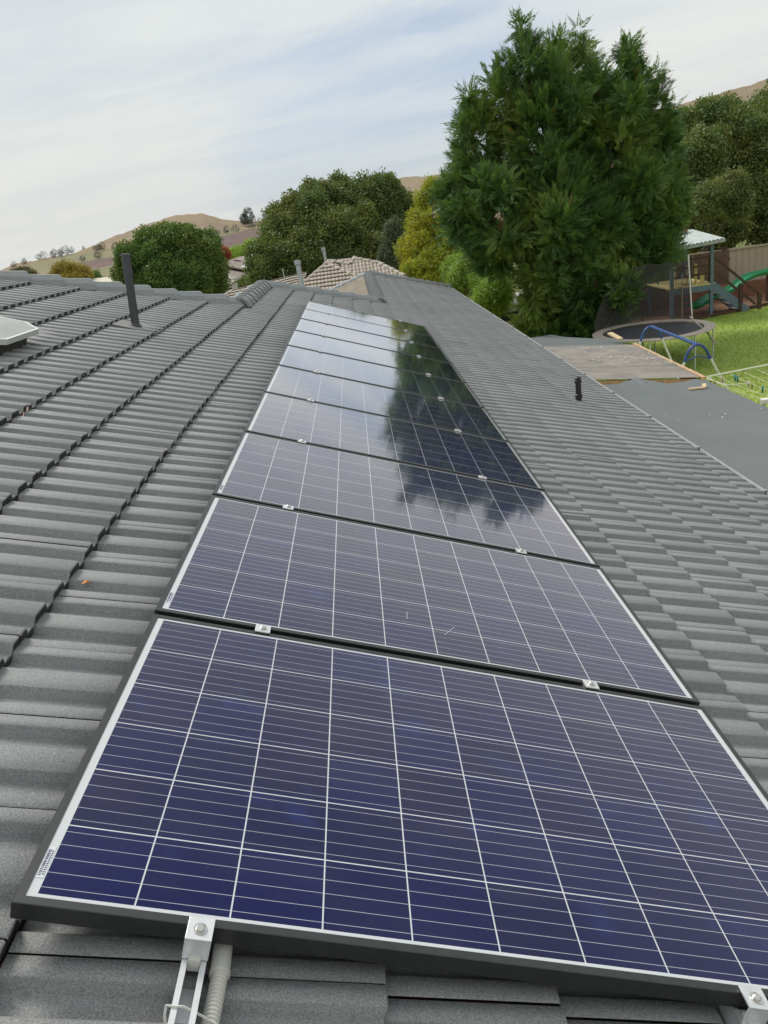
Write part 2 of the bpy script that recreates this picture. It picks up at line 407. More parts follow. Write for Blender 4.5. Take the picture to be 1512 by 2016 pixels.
def terrain():
    azs = np.concatenate([np.arange(-180, -40, 5.0), np.arange(-40, 45, .22), np.arange(45, 180.1, 5.0)])
    near = np.array([0.5, 15, 30, 45, 60, 80, 100, 130, 160, 190])
    NV = 64
    V = []; A = []
    cx, cy, cz = .69, -.98, .942
    for az in azs:
        right = az > 6
        Rs = np.interp(az, [-30, -2, 6, 30], [820, 760, 520, 430])
        e_s = interp(SKY, az) if -28 < az < 32 else (SKY[0][1] if az <= -28 else SKY[-1][1] - (az - 32) * .03)
        if az < -60 or az > 75: e_s = 1.0
        e_s += .03 * math.sin(az * 3.1) + .02 * math.sin(az * 7.7 + 1)
        g = -3.95
        r0 = 200.0; z0 = -5.6
        e0 = math.degrees(math.atan2(z0 - cz, r0))
        sa, ca = math.sin(R(az)), math.cos(R(az))
        for r in near:
            z = g + (z0 - g) * (max(0, r - 35) / (r0 - 35))
            V.append((cx + sa * r, cy + ca * r, z)); A.append((0., 0., 0., r))
        e_t = interp(TL, az) if az < -5 else -9
        e_u = interp(PU, az) if az < -5 else -9
        e_l = interp(PL_, az) if az < -5 else -9
        for i in range(NV):
            v = i / (NV - 1)
            r = r0 + (Rs - r0) * v ** .85
            e = e0 + (e_s - e0) * v
            z = cz + math.tan(R(e)) * r
            gold = 1.0 if e > e_t else 0.0
            if az >= -6: gold = 1.0
            pl = 1.0 if (e_l < e < e_u and az < -6) else 0.0
            V.append((cx + sa * r, cy + ca * r, z)); A.append((gold, pl, 1.0, r))
        for k, (dr, dz) in enumerate(((80, -3), (400, -60), (2500, -140))):
            V.append((cx + sa * (Rs + dr), cy + ca * (Rs + dr), V[-1 - k][2] + dz if k == 0 else -20 - 40 * k)); A.append((1., 0., 1., Rs + dr))
    n = len(near) + NV + 3
    F = []
    for a in range(len(azs) - 1):
        for i in range(n - 1):
            F.append((a * n + i, a * n + i + 1, (a + 1) * n + i + 1, (a + 1) * n + i))
    A = np.array(A)
    mt = bpy.data.materials.new('countryside'); mt.use_nodes = True
    t = NT(mt.node_tree); b = t.n['Principled BSDF']
    tc = t.new('ShaderNodeTexCoord').outputs['Object']
    g = t.new('ShaderNodeAttribute', attribute_name='dry').outputs['Fac']
    p = t.new('ShaderNodeAttribute', attribute_name='plough').outputs['Fac']
    h = t.new('ShaderNodeAttribute', attribute_name='hill').outputs['Fac']
    n1 = t.noise(tc, .012, 6, .6); n2 = t.noise(tc, .11, 4, .6)
    gold = t.mix(t.ramp(n1, .35, .65), (.29, .225, .15), (.235, .19, .135))
    gold = t.mix(t.math('MULTIPLY', t.ramp(n2, .4, .7), .35), gold, (.31, .245, .165))
    past = t.mix(t.ramp(n1, .35, .65), (.21, .20, .115), (.25, .225, .14))
    pl = t.mix(t.ramp(n2, .3, .7), (.145, .105, .10), (.19, .14, .125))
    near = t.mix(t.ramp(n2, .3, .7), (.10, .13, .04), (.17, .17, .07))
    c = t.mix(h, near, t.mix(g, past, gold)); c = t.mix(p, c, pl)
    t.l.new(c, b.inputs['Base Color']); b.inputs['Roughness'].default_value = .95
    b.inputs['Specular IOR Level'].default_value = .1
    t.l.new(t.bump(t.noise(tc, .25, 5, .7), .5, 1.5), b.inputs['Normal'])
    o = mesh_obj('ground', V, np.array(F), mt, smooth=True, attrs={'dry': A[:, 0], 'plough': A[:, 1], 'hill': A[:, 2]})
    tag(o, kind='structure')
terrain()

# lawn and bark bed
def mat_lawn():
    mt = bpy.data.materials.new('lawn_grass'); mt.use_nodes = True
    t = NT(mt.node_tree); b = t.n['Principled BSDF']
    tc = t.new('ShaderNodeTexCoord').outputs['Object']
    n1 = t.noise(tc, .5, 5, .6); n2 = t.noise(tc, 7, 5, .7); n3 = t.noise(tc, 40, 3, .7)
    c = t.mix(t.ramp(n1, .3, .7), (.26, .36, .055), (.33, .40, .07))
    c = t.mix(t.ramp(n2, .35, .75), c, (.20, .28, .045))
    c = t.mix(t.math('MULTIPLY', t.ramp(n3, .5, .8), .5), c, (.22, .24, .07))
    t.l.new(c, b.inputs['Base Color']); b.inputs['Roughness'].default_value = .8
    t.l.new(t.bump(t.math('ADD', n2, n3), .4, .03), b.inputs['Normal'])
    return mt
M_lawn = mat_lawn()
EDGE = [(3.0, 26.2), (10.5, 26.0), (11.8, 26.35), (12.6, 26.6), (13.9, 26.95), (14.6, 27.2), (16.5, 27.8), (22, 29), (40, 32)]
def strip(name, y_of, mat, z, xs, y0f):
    V = []; F = []
    for i, (x, y) in enumerate(y_of):
        yy0, yy1 = y0f(x, y)
        V += [(x, yy0, z), (x, yy1, z)]
        if i: F.append((2 * i - 2, 2 * i, 2 * i + 1, 2 * i - 1))
    o = mesh_obj(name, V, F, mat); tag(o, kind='structure'); return o
strip('lawn', EDGE, M_lawn, -3.925, None, lambda x, y: (-14, y))
strip('bark_bed', EDGE, M_bark, -3.93, None, lambda x, y: (y + .05, y + 7))
eb = MB()
for (x0, y0), (x1, y1) in zip(EDGE[1:-1], EDGE[2:]):
    eb.bar((x0, y0 + .05, -3.88), (x1, y1 + .05, -3.88), .06, .12)
tag(eb.build('garden_edging', M_wooddk), 'dark timber edging between the lawn and the bark bed', 'garden edging')

# grass blades on the lawn in view
def grass():
    n = 42000
    x = rng.uniform(5.2, 20, n); y = rng.uniform(9, 27.5, n)
    ex = np.interp(x, [e[0] for e in EDGE], [e[1] for e in EDGE])
    k = y < ex - .05; x = x[k]; y = y[k]; n = len(x)
    h = rng.uniform(.03, .075, n); a = rng.uniform(0, 6.28, n); w = rng.uniform(.008, .02, n)
    lx = rng.normal(0, .02, n); ly = rng.normal(0, .02, n)
    z = np.full(n, -3.925)
    V = np.stack([np.stack([x - w * np.cos(a), y - w * np.sin(a), z], 1), np.stack([x + w * np.cos(a), y + w * np.sin(a), z], 1), np.stack([x + lx, y + ly, z + h], 1)], 1).reshape(-1, 3)
    F = np.arange(n * 3).reshape(-1, 3)
    mt = mat_leaf('grass_blades', ((.28, .38, .06), (.42, .48, .09), (.38, .42, .10)), .6, .35)
    o = mesh_obj('grass', V, F, mt, attrs={'rnd': np.repeat(rng.random(n), 3)})
    tag(o, 'short green grass growing all over the lawn', 'grass', kind='stuff')
grass()

# ------------------------------------------------------------------ tiled faces
PER = .148
def profile():
    """one tile = two rolls; columns (t, n); the steep side of each roll faces -t"""
    c = [(.002, .024), (.005, .0262), (.040, .0258), (.047, .019), (.055, .002), (.104, .0), (.1062, .024), (.109, .0282), (.186, .0262), (.193, .019), (.201, .002), (.250, .0), (.2522, .024), (.255, .0282), (.292, .0268), (.2935, .018)]
    return c
def tile_face(name, O, D, T, N, courses, t0, t1, smin, smax, mat, parent, tphase=-.006, scale=1.0, step=.030, roll=1.0, jit=1.0, poly=None, coarse=False, seed=3):
    rg = np.random.default_rng(seed)
    O, D, T, N = (np.array(v, dtype=float) for v in (O, D, T, N))
    prof = profile()
    if coarse: prof = [prof[i] for i in (0, 3, 4, 5, 7, 9, 10, 11, 13, 15)]
    V = []; F = []; Rn = []
    tw = .296 * scale
    k0 = math.floor((t0 - tphase) / tw); k1 = math.ceil((t1 - tphase) / tw)
    for ci in range(len(courses) - 1):
        sa, sb = courses[ci], courses[ci + 1]
        for k in range(k0, k1):
            tb = tphase + k * tw
            js, jn, rv = rg.normal(0, .0022) * jit, rg.normal(0, .0011) * jit, rg.random()
            base = None
            for (dt, dn) in prof:
                t = tb + dt * scale
                if t < t0 - 1e-6 or t > t1 + 1e-6: base = None; continue
                lo = max(sa, smin(t)); hi = min(sb + js, smax(t))
                if hi - lo < .01: base = None; continue
                f = (lo - sa) / (sb - sa); f2 = (hi - sa) / (sb - sa)
                n_ = dn * roll + jn
                na = n_ + .003 + (step) * f; nb = n_ + .003 + step * f2
                b = len(V)
                V.append(O + D * lo + T * t + N * na)
                V.append(O + D * (hi - .004) + T * t + N * nb)
                V.append(O + D * hi + T * t + N * (nb - .004))
                V.append(O + D * (hi - .003) + T * t + N * (nb - step - .006))
                Rn += [rv] * 4
                if base is not None:
                    F += [(base, base + 1, b + 1, b), (base + 1, base + 2, b + 2, b + 1), (base + 2, base + 3, b + 3, b + 2)]
                base = b
    if not F: return None
    F = np.array(F)
    V = np.array(V)
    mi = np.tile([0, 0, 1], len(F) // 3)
    # keep the tiled side facing N
    v = V[F[0]]; nn = np.cross(v[1] - v[0], v[3] - v[0])
    if nn @ N < 0: F = F[:, ::-1]
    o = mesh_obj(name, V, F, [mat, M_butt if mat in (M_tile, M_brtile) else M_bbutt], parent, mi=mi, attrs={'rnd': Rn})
    if poly is not None:
        bm = bmesh.new(); bm.from_mesh(o.data)
        c = sum((Vector(p) for p in poly), Vector()) / len(poly)
        for i in range(len(poly)):
            a = Vector(poly[i]); b2 = Vector(poly[(i + 1) % len(poly)])
            nr = (b2 - a).cross(Vector(N)).normalized()
            if nr.dot(c - a) > 0: nr = -nr
            bmesh.ops.bisect_plane(bm, geom=bm.verts[:] + bm.edges[:] + bm.faces[:], plane_co=a, plane_no=nr, clear_outer=True)
        bm.to_mesh(o.data); bm.free()
    return o

# ridge / hip caps: one mesh, many objects
def cap_mesh(name, mat, w=.135, h=.085, L=.40):
    pr = [(-w, -.03), (-w * .82, h * .35), (-w * .45, h * .93), (-.02, h), (.02, h), (w * .45, h * .93), (w * .82, h * .35), (w, -.03)]
    V = []; F = []
    for y, dz, k in ((0, .022, 1.06), (.012, .026, 1.06), (L * .5, .010, 1.0), (L, 0.0, .97)):
        V += [(x * k, y, z * k + dz) for x, z in pr]
    n = len(pr)
    for r_ in range(3):
        for i in range(n - 1): F.append((r_ * n + i, r_ * n + i + 1, (r_ + 1) * n + i + 1, (r_ + 1) * n + i))
    V += [(x * .86, 0, z * .86 + .004) for x, z in pr]      # thickness at the exposed lower end
    b = 4 * n
    for i in range(n - 1): F.append((b + i, b + i + 1, i + 1, i))
    V += [(x * .86, L, z * .86 - .01) for x, z in pr]
    for i in range(n - 1): F.append((b + n + i, b + n + i + 1, b + i + 1, b + i))
    me = bpy.data.meshes.new(name); me.from_pydata(V, [], F); me.materials.append(mat)
    at = me.attributes.new('rnd', 'FLOAT', 'POINT'); at.data.foreach_set('value', np.full(len(V), .5, dtype=np.float32))
    me.update(); return me
def caps(path_lo, path_hi, me, parent, name='ridge_cap', pitch=.335, up=(0, 0, 1), lift=.0):
    off = Matrix.Translation(-parent.location)
    """caps laid from the low end to the high end; each one laps over the one below it"""
    a = Vector(path_lo); b = Vector(path_hi); d = b - a; n = max(1, int(round(d.length / pitch))); p = d.length / n
    y = d.normalized(); x = y.cross(Vector(up)).normalized(); z = x.cross(y)
    for i in range(n):
        c = a + y * (i * p)
        Mx = Matrix((x, y, z)).transposed().to_4x4()
        Mx = Matrix.Translation(c + z * (lift + random.uniform(-.003, .003))) @ Mx @ Matrix.Rotation(random.uniform(-.012, .012), 4, 'Z')
        o = bpy.data.objects.new(name, me); COL.objects.link(o); o.parent = parent; o.matrix_basis = off @ Mx

random.seed(5)
PITCH = R(20); cp, sp = math.cos(PITCH), math.sin(PITCH)
def RP(s, t, n=0.0): return Vector((s * cp + n * sp, t, -s * sp + n * cp))
DE = (cp, 0, -sp); NE = (sp, 0, cp)
NB = -.132       # tile base below the plane of the panel faces
EAVE = 3.73
T_J1, T_A1, T_J2, T_A2 = 8.85, 11.9, 13.2 + .35, 21.35
S_M, S_1, S_2 = -3.6, -.76, 1.15
T_M = T_J1 - (S_1 - S_M) * cp
T_J2 = T_A1 + (S_2 - S_1) * cp * .80
T_E = T_A2 + (EAVE - S_2) * cp
def smin_east(t):
    if t < T_M: return S_M
    if t < T_J1: return S_M + (t - T_M) / (T_J1 - T_M) * (S_1 - S_M)
    if t < T_A1: return S_1
    if t < T_J2: return S_1 + (t - T_A1) / (T_J2 - T_A1) * (S_2 - S_1)
    if t < T_A2: return S_2
    return S_2 + (t - T_A2) / (T_E - T_A2) * (EAVE - S_2)
C_E = [-3.72, -3.36, -3.0, -2.63, -2.26, -1.90, -1.54, -1.17, -.80, -.68]
C_E = [-3.66, -3.29, -2.92, -2.55, -2.18, -1.81, -1.44, -1.07, -.70, -.3175, 0.005, .318, .637, .955, 1.272, 1.588, 1.905, 2.225, 2.565, 2.90, 3.23, 3.52, EAVE]

house = thing('house', 'long single-storey house with a grey concrete tile roof carrying the row of solar panels', 'house', (0, 0, GZ))
HL = Vector((0, 0, -GZ))     # children are written in world numbers; the empty sits on the ground
def under(o, root):
    o.matrix_parent_inverse = root.matrix_world.inverted() if False else Matrix.Translation(-root.location)
    return o
O0 = RP(0, 0, NB)
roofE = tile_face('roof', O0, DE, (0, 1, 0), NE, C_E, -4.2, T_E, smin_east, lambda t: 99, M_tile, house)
under(roofE, house)
# faces turned away from the camera: west slopes and north ends
def west(name, s_r, ta, tb, smn, smx, mat, seed):
    Lr = EAVE - s_r
    cs = [i * .36 for i in range(int(Lr / .36) + 1)] + [Lr]
    o = tile_face(name, RP(s_r, 0, NB), (-cp, 0, -sp), (0, 1, 0), (-sp, 0, cp), cs, ta, tb, smn, lambda t: min(Lr, smx(t)), mat, house, coarse=True, seed=seed)
    return under(o, house)
tag(west('roof', S_M, -4.2, T_M + (EAVE - S_M) * cp, lambda t: max(0, (t - T_M) / cp), lambda t: 99, M_tile, 5), 'west slope of the grey tiled roof')
west('roof', S_1, T_J1, T_A1 + (EAVE - S_1) * cp, lambda t: max(0, (t - T_A1) / cp), lambda t: (t - T_J1) / cp, M_tile, 6)
tag(west('roof', S_2, T_J2, T_A2 + (EAVE - S_2) * cp, lambda t: max(0, (t - T_A2) / cp), lambda t: (t - T_J2) / cp, M_btile, 7), 'unpainted beige tiles on the hidden west slope')
def north(apex, lenE, lenW, seed):
    """triangle that falls away to the north, hips on both sides"""
    ax, ay, az = apex
    wmax = max(lenE, lenW)
    cs = [i * .36 for i in range(int(wmax / .36) + 1)] + [wmax]
    poly = [(ax, ay, az), (ax + wmax * cp, ay + wmax * cp, az - wmax * sp), (ax - wmax * cp, ay + wmax * cp, az - wmax * sp)]
    o = tile_face('roof', (ax, ay, az), (0, cp, -sp), (1, 0, 0), (0, sp, cp), cs, -wmax, wmax, lambda t: abs(t) / cp * 1.0, lambda t: wmax, M_tile, house, coarse=True, seed=seed)
    return under(o, house)
north(RP(S_M, T_M, NB), S_1 - S_M, EAVE - S_M, 8)
north(RP(S_1, T_A1, NB), S_2 - S_1, EAVE - S_1, 9)
north(RP(S_2, T_A2, NB), EAVE - S_2, EAVE - S_2, 10)

CAP = cap_mesh('grey_ridge_cap', M_cap)
def capline(a, b, lift=.018):
    caps(a, b, CAP, house, lift=lift)
pM, pJ1, pA1, pJ2, pA2, pE = (RP(S_M, T_M, NB), RP(S_1, T_J1, NB), RP(S_1, T_A1, NB), RP(S_2, T_J2, NB), RP(S_2, T_A2, NB), RP(EAVE, T_E, NB))
capline(pJ1 + Vector((.05, .05, -.02)), pM)
capline(pJ1 - Vector((0, .12, 0)), pA1)
capline(pJ2 + Vector((.06, .05, -.02)), pA1)
capline(pJ2 - Vector((0, .12, 0)), pA2)
capline(pE, pA2)
capline(pA2 + Vector((-1, 1, -math.tan(PITCH))) * 2.42, pA2)
capline(pA1 + Vector((-1, 1, -math.tan(PITCH))) * 4.2, pA1)
capline(Vector((pM.x, -4.2, pM.z)), pM)

# gutter, fascia, walls
gx, gz = (RP(EAVE, 0, NB)).x, (RP(EAVE, 0, NB)).z
g = MB()
prof_g = [(-.02, -.020), (-.02, -.115), (.105, -.115), (.112, -.02), (.122, -.008), (.135, -.014), (.128, -.026), (.120, -.125), (-.028, -.125), (-.028, -.020)]
y0, y1 = -4.4, T_E + .12
V = [(gx + x, y, gz + z) for y in (y0, y1) for x, z in prof_g]
n = len(prof_g)
g.add(V, [(i, (i + 1) % n, (i + 1) % n + n, i + n) for i in range(n)] + [tuple(range(n)), tuple(range(2 * n - 1, n - 1, -1))])
go = under(g.build('gutter', M_gutter, house), house)
for k in range(20):
    yb = .9 + k * 1.22
    if yb > T_E: break
    gb = MB().box((gx - .03, yb - .013, gz - .008), (gx + .128, yb + .013, gz + .002)).build('gutter_strap', M_gutter, go)
gd = MB().box((gx - .018, y0 + .05, gz - .112), (gx + .10, y1 - .05, gz - .085)).build('gutter_silt', M_gutdark, go)
fa = MB().box((gx - .052, y0 + .1, gz - .19), (gx - .03, y1 - .1, gz - .012)).build('fascia', M_gutter, house); under(fa, house)
wl = MB()
wx1 = gx - .55
wl.box((-6.8, -3.9, GZ - .1), (wx1, T_E - .55, gz - .15))
under(wl.build('wall', M_brick, house), house)
gb = MB()   # south gable infill under the roof edge
Lw = EAVE - S_M
gb.add([(gx - .1, -4.1, gz - .06), (pM.x, -4.1, pM.z - .10), (pM.x - Lw * cp + .1, -4.1, gz - .06), (gx - .1, -4.05, gz - .06), (pM.x, -4.05, pM.z - .10), (pM.x - Lw * cp + .1, -4.05, gz - .06)],
       [(0, 1, 2), (5, 4, 3), (0, 2, 5, 3)])
under(gb.build('gable', M_brick, house), house)

# ---- charcoal vent pipe on the left
vb = Vector((-1.218, 5.852, .326)); vt = Vector((-1.195, 5.99, .925))
v = MB(); v.tube([vb - (vt - vb) * .15, vb.lerp(vt, .70), vb.lerp(vt, .70), vt], [.034, .034, .037, .037], 20)
vo = under(v.build('vent_pipe', M_pipe, house, smooth=True), house)
dn_ = (vt - vb).normalized()
MB().tube([vt - dn_ * .004, vt + dn_ * .001], .0385, 20).build('pipe_lip', M_gutter, vo)
MB().tube([vb - dn_ * .05, vb + dn_ * .03, vb + dn_ * .045], [.062, .048, .037], 20).build('pipe_collar', M_pipe, vo, smooth=True)
fl = MB(); s0, tt0 = -1.30, 5.85
def plate(mb, s0, s1, t0, t1, n0, n1):
    P = [RP(s, t, n) for n in (n0, n1) for s, t in ((s0, t0), (s1, t0), (s1, t1), (s0, t1))]
    mb.add(P, [(0, 3, 2, 1), (4, 5, 6, 7), (0, 1, 5, 4), (1, 2, 6, 5), (2, 3, 7, 6), (3, 0, 4, 7)])
fl.tube([vb - dn_ * .09, vb - dn_ * .02], [.17, .10], 16)
plate(fl, -1.42, -1.06, 5.70, 6.02, -.115, -.083)
fl.build('pipe_flashing', M_flash, vo)

# ---- small black vent on the right
b0 = Vector((2.822, 6.988, -1.144)); tp = Vector((2.818, 6.988, -.885))
v = MB()
prof_v = [(-.05, .030), (.04, .030), (.045, .037), (.085, .037), (.09, .029), (.205, .029), (.208, .037), (.235, .037), (.238, .031), (.262, .031), (.27, .022)]
v.tube([b0 + Vector((0, 0, a)) for a, r_ in prof_v], [r_ for a, r_ in prof_v], 20)
vo2 = under(v.build('vent_pipe', M_black, house, smooth=True), house)
vo2['label'] = 'short black ribbed vent near the gutter'
f2 = MB(); plate(f2, 2.90, 3.20, 6.80, 7.18, -.125, -.098); f2.build('pipe_flashing', M_flash, vo2)

# ---- skylight
sk = thing_sk = None
def skylight():
    c = [RP(-1.535, 3.86, .03), RP(-1.53, 4.36, .03), RP(-1.66, 4.50, .03), RP(-2.25, 4.50, .03), RP(-2.36, 4.38, .03), RP(-2.36, 3.84, .03), RP(-2.25, 3.70, .03), RP(-1.66, 3.70, .03)]
    N = Vector(NE)
    f = MB(); f.prism([p - N * .035 for p in c], N * .035)
    fo = under(f.build('skylight', M_alu, house), house)
    fo['label'] = 'pale skylight with cut corners'
    ctr = sum(c, Vector()) / len(c)
    gl = MB(); inner = [ctr + (p - ctr) * .965 for p in c]; top = [ctr + (p - ctr) * .62 + N * .014 for p in c]
    V = inner + top; n = len(c)
    gl.add(V, [tuple(range(n, 2 * n))] + [(i, (i + 1) % n, (i + 1) % n + n, i + n) for i in range(n)])
    gl.build('skylight_dome', M_dome, fo)
    cu = MB(); cb = [ctr + (p - ctr) * .86 - N * .13 for p in c]; cu.prism(cb, N * .115); cu.build('skylight_kerb', M_gutdark, fo)
    fs = MB(); plate(fs, -2.6, -1.47, 3.45, 4.95, -.125, -.092); fs.build('skylight_flashing', M_flash, fo)
skylight()

# ------------------------------------------------------------------ solar panels
PW, PH, PP = 1.650, .984, 1.0048
PM = Matrix(((cp, 0, sp, 0), (0, 1, 0, 0), (-sp, 0, cp, 0), (0, 0, 0, 1)))
def frame_mesh():
    e, d, fw = .0, .035, .0155
    xo = [(0, 0), (PW, 0), (PW, PH), (0, PH)]; xi = [(fw, fw), (PW - fw, fw), (PW - fw, PH - fw), (fw, PH - fw)]
    c = .0012
    xc = [(c, c), (PW - c, c), (PW - c, PH - c), (c, PH - c)]
    V = [(*p, -c) for p in xo] + [(*p, 0) for p in xc] + [(*p, 0) for p in xi] + [(*p, -.006) for p in xi] + [(*p, -d) for p in xo] + [(*p, -d) for p in xi]
    F = []
    for i in range(4):
        j = (i + 1) % 4
        F += [(4 + i, 4 + j, 8 + j, 8 + i), (i, j, 4 + j, 4 + i), (8 + i, 8 + j, 12 + j, 12 + i), (16 + i, 16 + j, j, i), (20 + i, 20 + j, 16 + j, 16 + i), (12 + i, 12 + j, 20 + j, 20 + i)]
    return V, F
ORD = ['nearest the camera', 'second from the front', 'third from the front', 'fourth from the front', 'fifth from the front', 'sixth from the front', 'seventh from the front', 'eighth from the front', 'ninth from the front', 'farthest, at the far end']
LOOK = ['deep blue solar panel filling the bottom of the view,', 'purple grey solar panel with two pale scratches,', 'solar panel with a faint pink sheen,', 'solar panel half in tree reflection,', 'solar panel with dark tree reflection on its right,', 'grey shining solar panel,', 'pale shining solar panel,', 'pale shining solar panel,', 'pale shining solar panel,', 'palest solar panel,']
fV, fF = frame_mesh()
for k in range(10):
    j = 0.0 if k else .004
    Mx = PM @ Matrix.Translation((j + random.uniform(-.002, .002), k * PP, random.uniform(-.001, .001))) @ Matrix.Rotation(random.uniform(-.0015, .0015) + R(random.uniform(-.05, .05)), 4, 'X')
    p = thing('solar_panel', LOOK[k] + ' ' + ORD[k] + ' in the row', 'solar panel', group='solar panels in one row on the roof', M=Mx)
    if k == 0: me_f = None
    if me_f is None:
        fo = mesh_obj('frame', fV, fF, M_frame, p); me_f = fo.data
        bm = bmesh.new(); bm.from_mesh(me_f); bmesh.ops.recalc_face_normals(bm, faces=bm.faces[:]); bm.to_mesh(me_f); bm.free()
        gl = mesh_obj('cell_sheet', [(.0156, .0156, -.002), (PW - .0156, .0156, -.002), (PW - .0156, PH - .0156, -.002), (.0156, PH - .0156, -.002)], [(0, 1, 2, 3)], M_cells, p); me_g = gl.data
        bk = MB().box((.0112, .0112, -.012), (PW - .0112, PH - .0112, -.008)).build('backsheet', M_sticker, p); me_b = bk.data
    else:
        for nm, me in (('frame', me_f), ('cell_sheet', me_g), ('backsheet', me_b)):
            o = bpy.data.objects.new(nm, me); COL.objects.link(o); o.parent = p
    if k < 3:   # serial number sticker in the pale margin
        st = MB().box((.0175, .055, -.0019), (.0300, .125, -.0012)).build('serial_sticker', M_sticker, p)
        ink = MB(); rr = random.Random(k)
        y = .060
        while y < .118:
            w_ = rr.choice((.0012, .002, .003)); ink.box((.0190, y, -.0012), (.0240, y + w_, -.0009)); y += w_ + rr.choice((.0012, .002))
        y = .062
        while y < .116:
            ink.box((.0255, y, -.0012), (.0285, y + .0026, -.0009)); y += .0046
        ink.build('serial_print', M_ink, st)

# two pale scratches on the second panel
sc = MB()
for a, b_ in (((.86, 1.150), (.90, 1.215)), ((.745, 1.215), (.748, 1.265))):
    pa, pb = RP(a[0], a[1], .0004), RP(b_[0], b_[1], .0004)
    sc.bar(pa, pb, .0022, .0008, up=NE)
M_streak = material('dried_streak', (.42, .42, .46), .6)

# ---- rails with clamps
def rail(sx, label, tstart):
    root = thing('mounting_rail', label, 'mounting rail', group='aluminium rails under the panels', M=PM @ Matrix.Translation((sx, tstart, -.085)))
    Lr = 10.12 - tstart
    # channel section open to the top with two inward lips
    w, h, th = .020, .046, .0028
    sec = [(-w, 0), (w, 0), (w, h), (w - .0095, h), (w - .0095, h - th), (w - th, h - th), (w - th, th), (-w + th, th), (-w + th, h - th), (-w + .0095, h - th), (-w + .0095, h), (-w, h)]
    r = MB(); n = len(sec)
    V = [(x, y, z) for y in (0, Lr) for x, z in sec]
    r.add(V, [(i, (i + 1) % n, (i + 1) % n + n, i + n) for i in range(n)] + [(0, 1, 6, 7), (1, 2, 3, 4, 5, 6), (0, 7, 8, 9, 10, 11)])
    r.build('rail_channel', M_alu, root)
    for k in range(11):
        end = k in (0, 10)
        yc = k * PP - tstart + (-.0104 if k else -.006)
        if k == 10: yc += .006
        top = .085 + .0016
        c = MB()
        if k == 0:
            c.box((-.0215, yc - .026, top), (.0215, yc + .0175, top + .0042), bev=.0008)
            c.box((-.0215, yc - .026, .0475), (.0215, yc - .0225, top - .0002))
            c.box((-.0215, yc - .024, .0465), (.0215, yc + .002, .0500))
        elif k == 10:
            c.box((-.0215, yc - .0175, top), (.0215, yc + .026, top + .0042), bev=.0008)
            c.box((-.0215, yc + .0225, .0475), (.0215, yc + .026, top - .0002))
        else:
            c.box((-.0215, yc - .019, top), (.0215, yc + .019, top + .0042), bev=.0008)
            c.box((-.0215, yc - .0075, .052), (.0215, yc - .0045, top - .0002)); c.box((-.0215, yc + .0045, .052), (.0215, yc + .0075, top - .0002))
        co = c.build('panel_clamp', M_alu, root)
        bt = MB(); yb = yc - (.006 if k == 0 else 0) + (.006 if k == 10 else 0)
        z0_ = top + .0044
        bt.tube([(0, yb, z0_ - .0002), (0, yb, z0_ + .0012)], .0115, 20)
        bt.tube([(0, yb, z0_ + .0012), (0, yb, z0_ + .0055), (0, yb, z0_ + .0072)], [.0078, .0074, .0052], 20)
        bt.build('clamp_bolt', M_bolt, co, smooth=True)
        if k == 0:
            nb_ = MB(); nb_.box((-.0100, yc - .034, .030), (.0100, yc - .004, .0555), bev=.001); nb_.build('rail_nut', M_conduit, co)
    return root
rail(.307, 'aluminium rail beside the corrugated conduit, left of the two under the panels', -.42)
rail(1.293, 'aluminium rail at the bottom right corner, right of the two under the panels', -.42)

# ---- corrugated conduit with cable ties
cd = thing('conduit', 'pale grey corrugated conduit coming out from under the nearest panel beside the rail', 'conduit', M=PM)
pts = []; rs = []
nst = 240
path = [(.350, .30, -.068), (.350, .05, -.064), (.352, -.03, -.066), (.350, -.12, -.074), (.344, -.26, -.085), (.342, -.42, -.09)]
py_ = [p[1] for p in path][::-1]; px_ = [p[0] for p in path][::-1]; pz_ = [p[2] for p in path][::-1]
yy = .30
while yy > -.42:
    ph = 0
    for dy, rr_ in ((0, .0118), (.0018, .0118), (.0027, .0142), (.0050, .0142)):
        y_ = yy - dy
        pts.append((np.interp(y_, py_, px_), y_, np.interp(y_, py_, pz_))); rs.append(rr_)
    yy -= .0066
cc_ = MB().tube(pts, rs, 14).build('corrugated_tube', M_conduit, cd, smooth=True)
MB().tube([(.3495, .02, -.0655), (.3515, -.026, -.0665), (.3515, -.0265, -.0665), (.3518, -.0335, -.067)], [.0165, .0165, .0175, .0175], 20).build('conduit_socket', M_conduit, cd, smooth=True)
tie = MB()
for i in range(24):
    pass
loop = [(.279, -.115, -.038), (.305, -.115, -.0365), (.335, -.116, -.050), (.350, -.117, -.0585), (.362, -.118, -.065), (.366, -.118, -.080), (.352, -.118, -.091), (.33, -.118, -.09), (.285, -.116, -.089), (.279, -.115, -.06), (.279, -.115, -.038)]
for a, b_ in zip(loop[:-1], loop[1:]): tie.bar(a, b_, .0042, .0012, up=(0, 1, 0))
tie.build('cable_tie', M_white, cd)

# dead leaf and flecks on the tiles
lf = MB(); c0 = RP(-.262, 1.272, -.098)
lf.add([c0 + Vector(p) for p in ((-.018, 0, 0), (-.004, .010, .006), (.016, .004, .002), (.006, -.002, .010), (-.002, -.010, .004))], [(0, 4, 3, 1), (1, 3, 2), (4, 2, 3)])
tag(lf.build('leaf', material('orange_dry_leaf', (.62, .24, .05), .6)), 'small curled orange dry leaf lying on the grey tiles left of the panels', 'leaf')

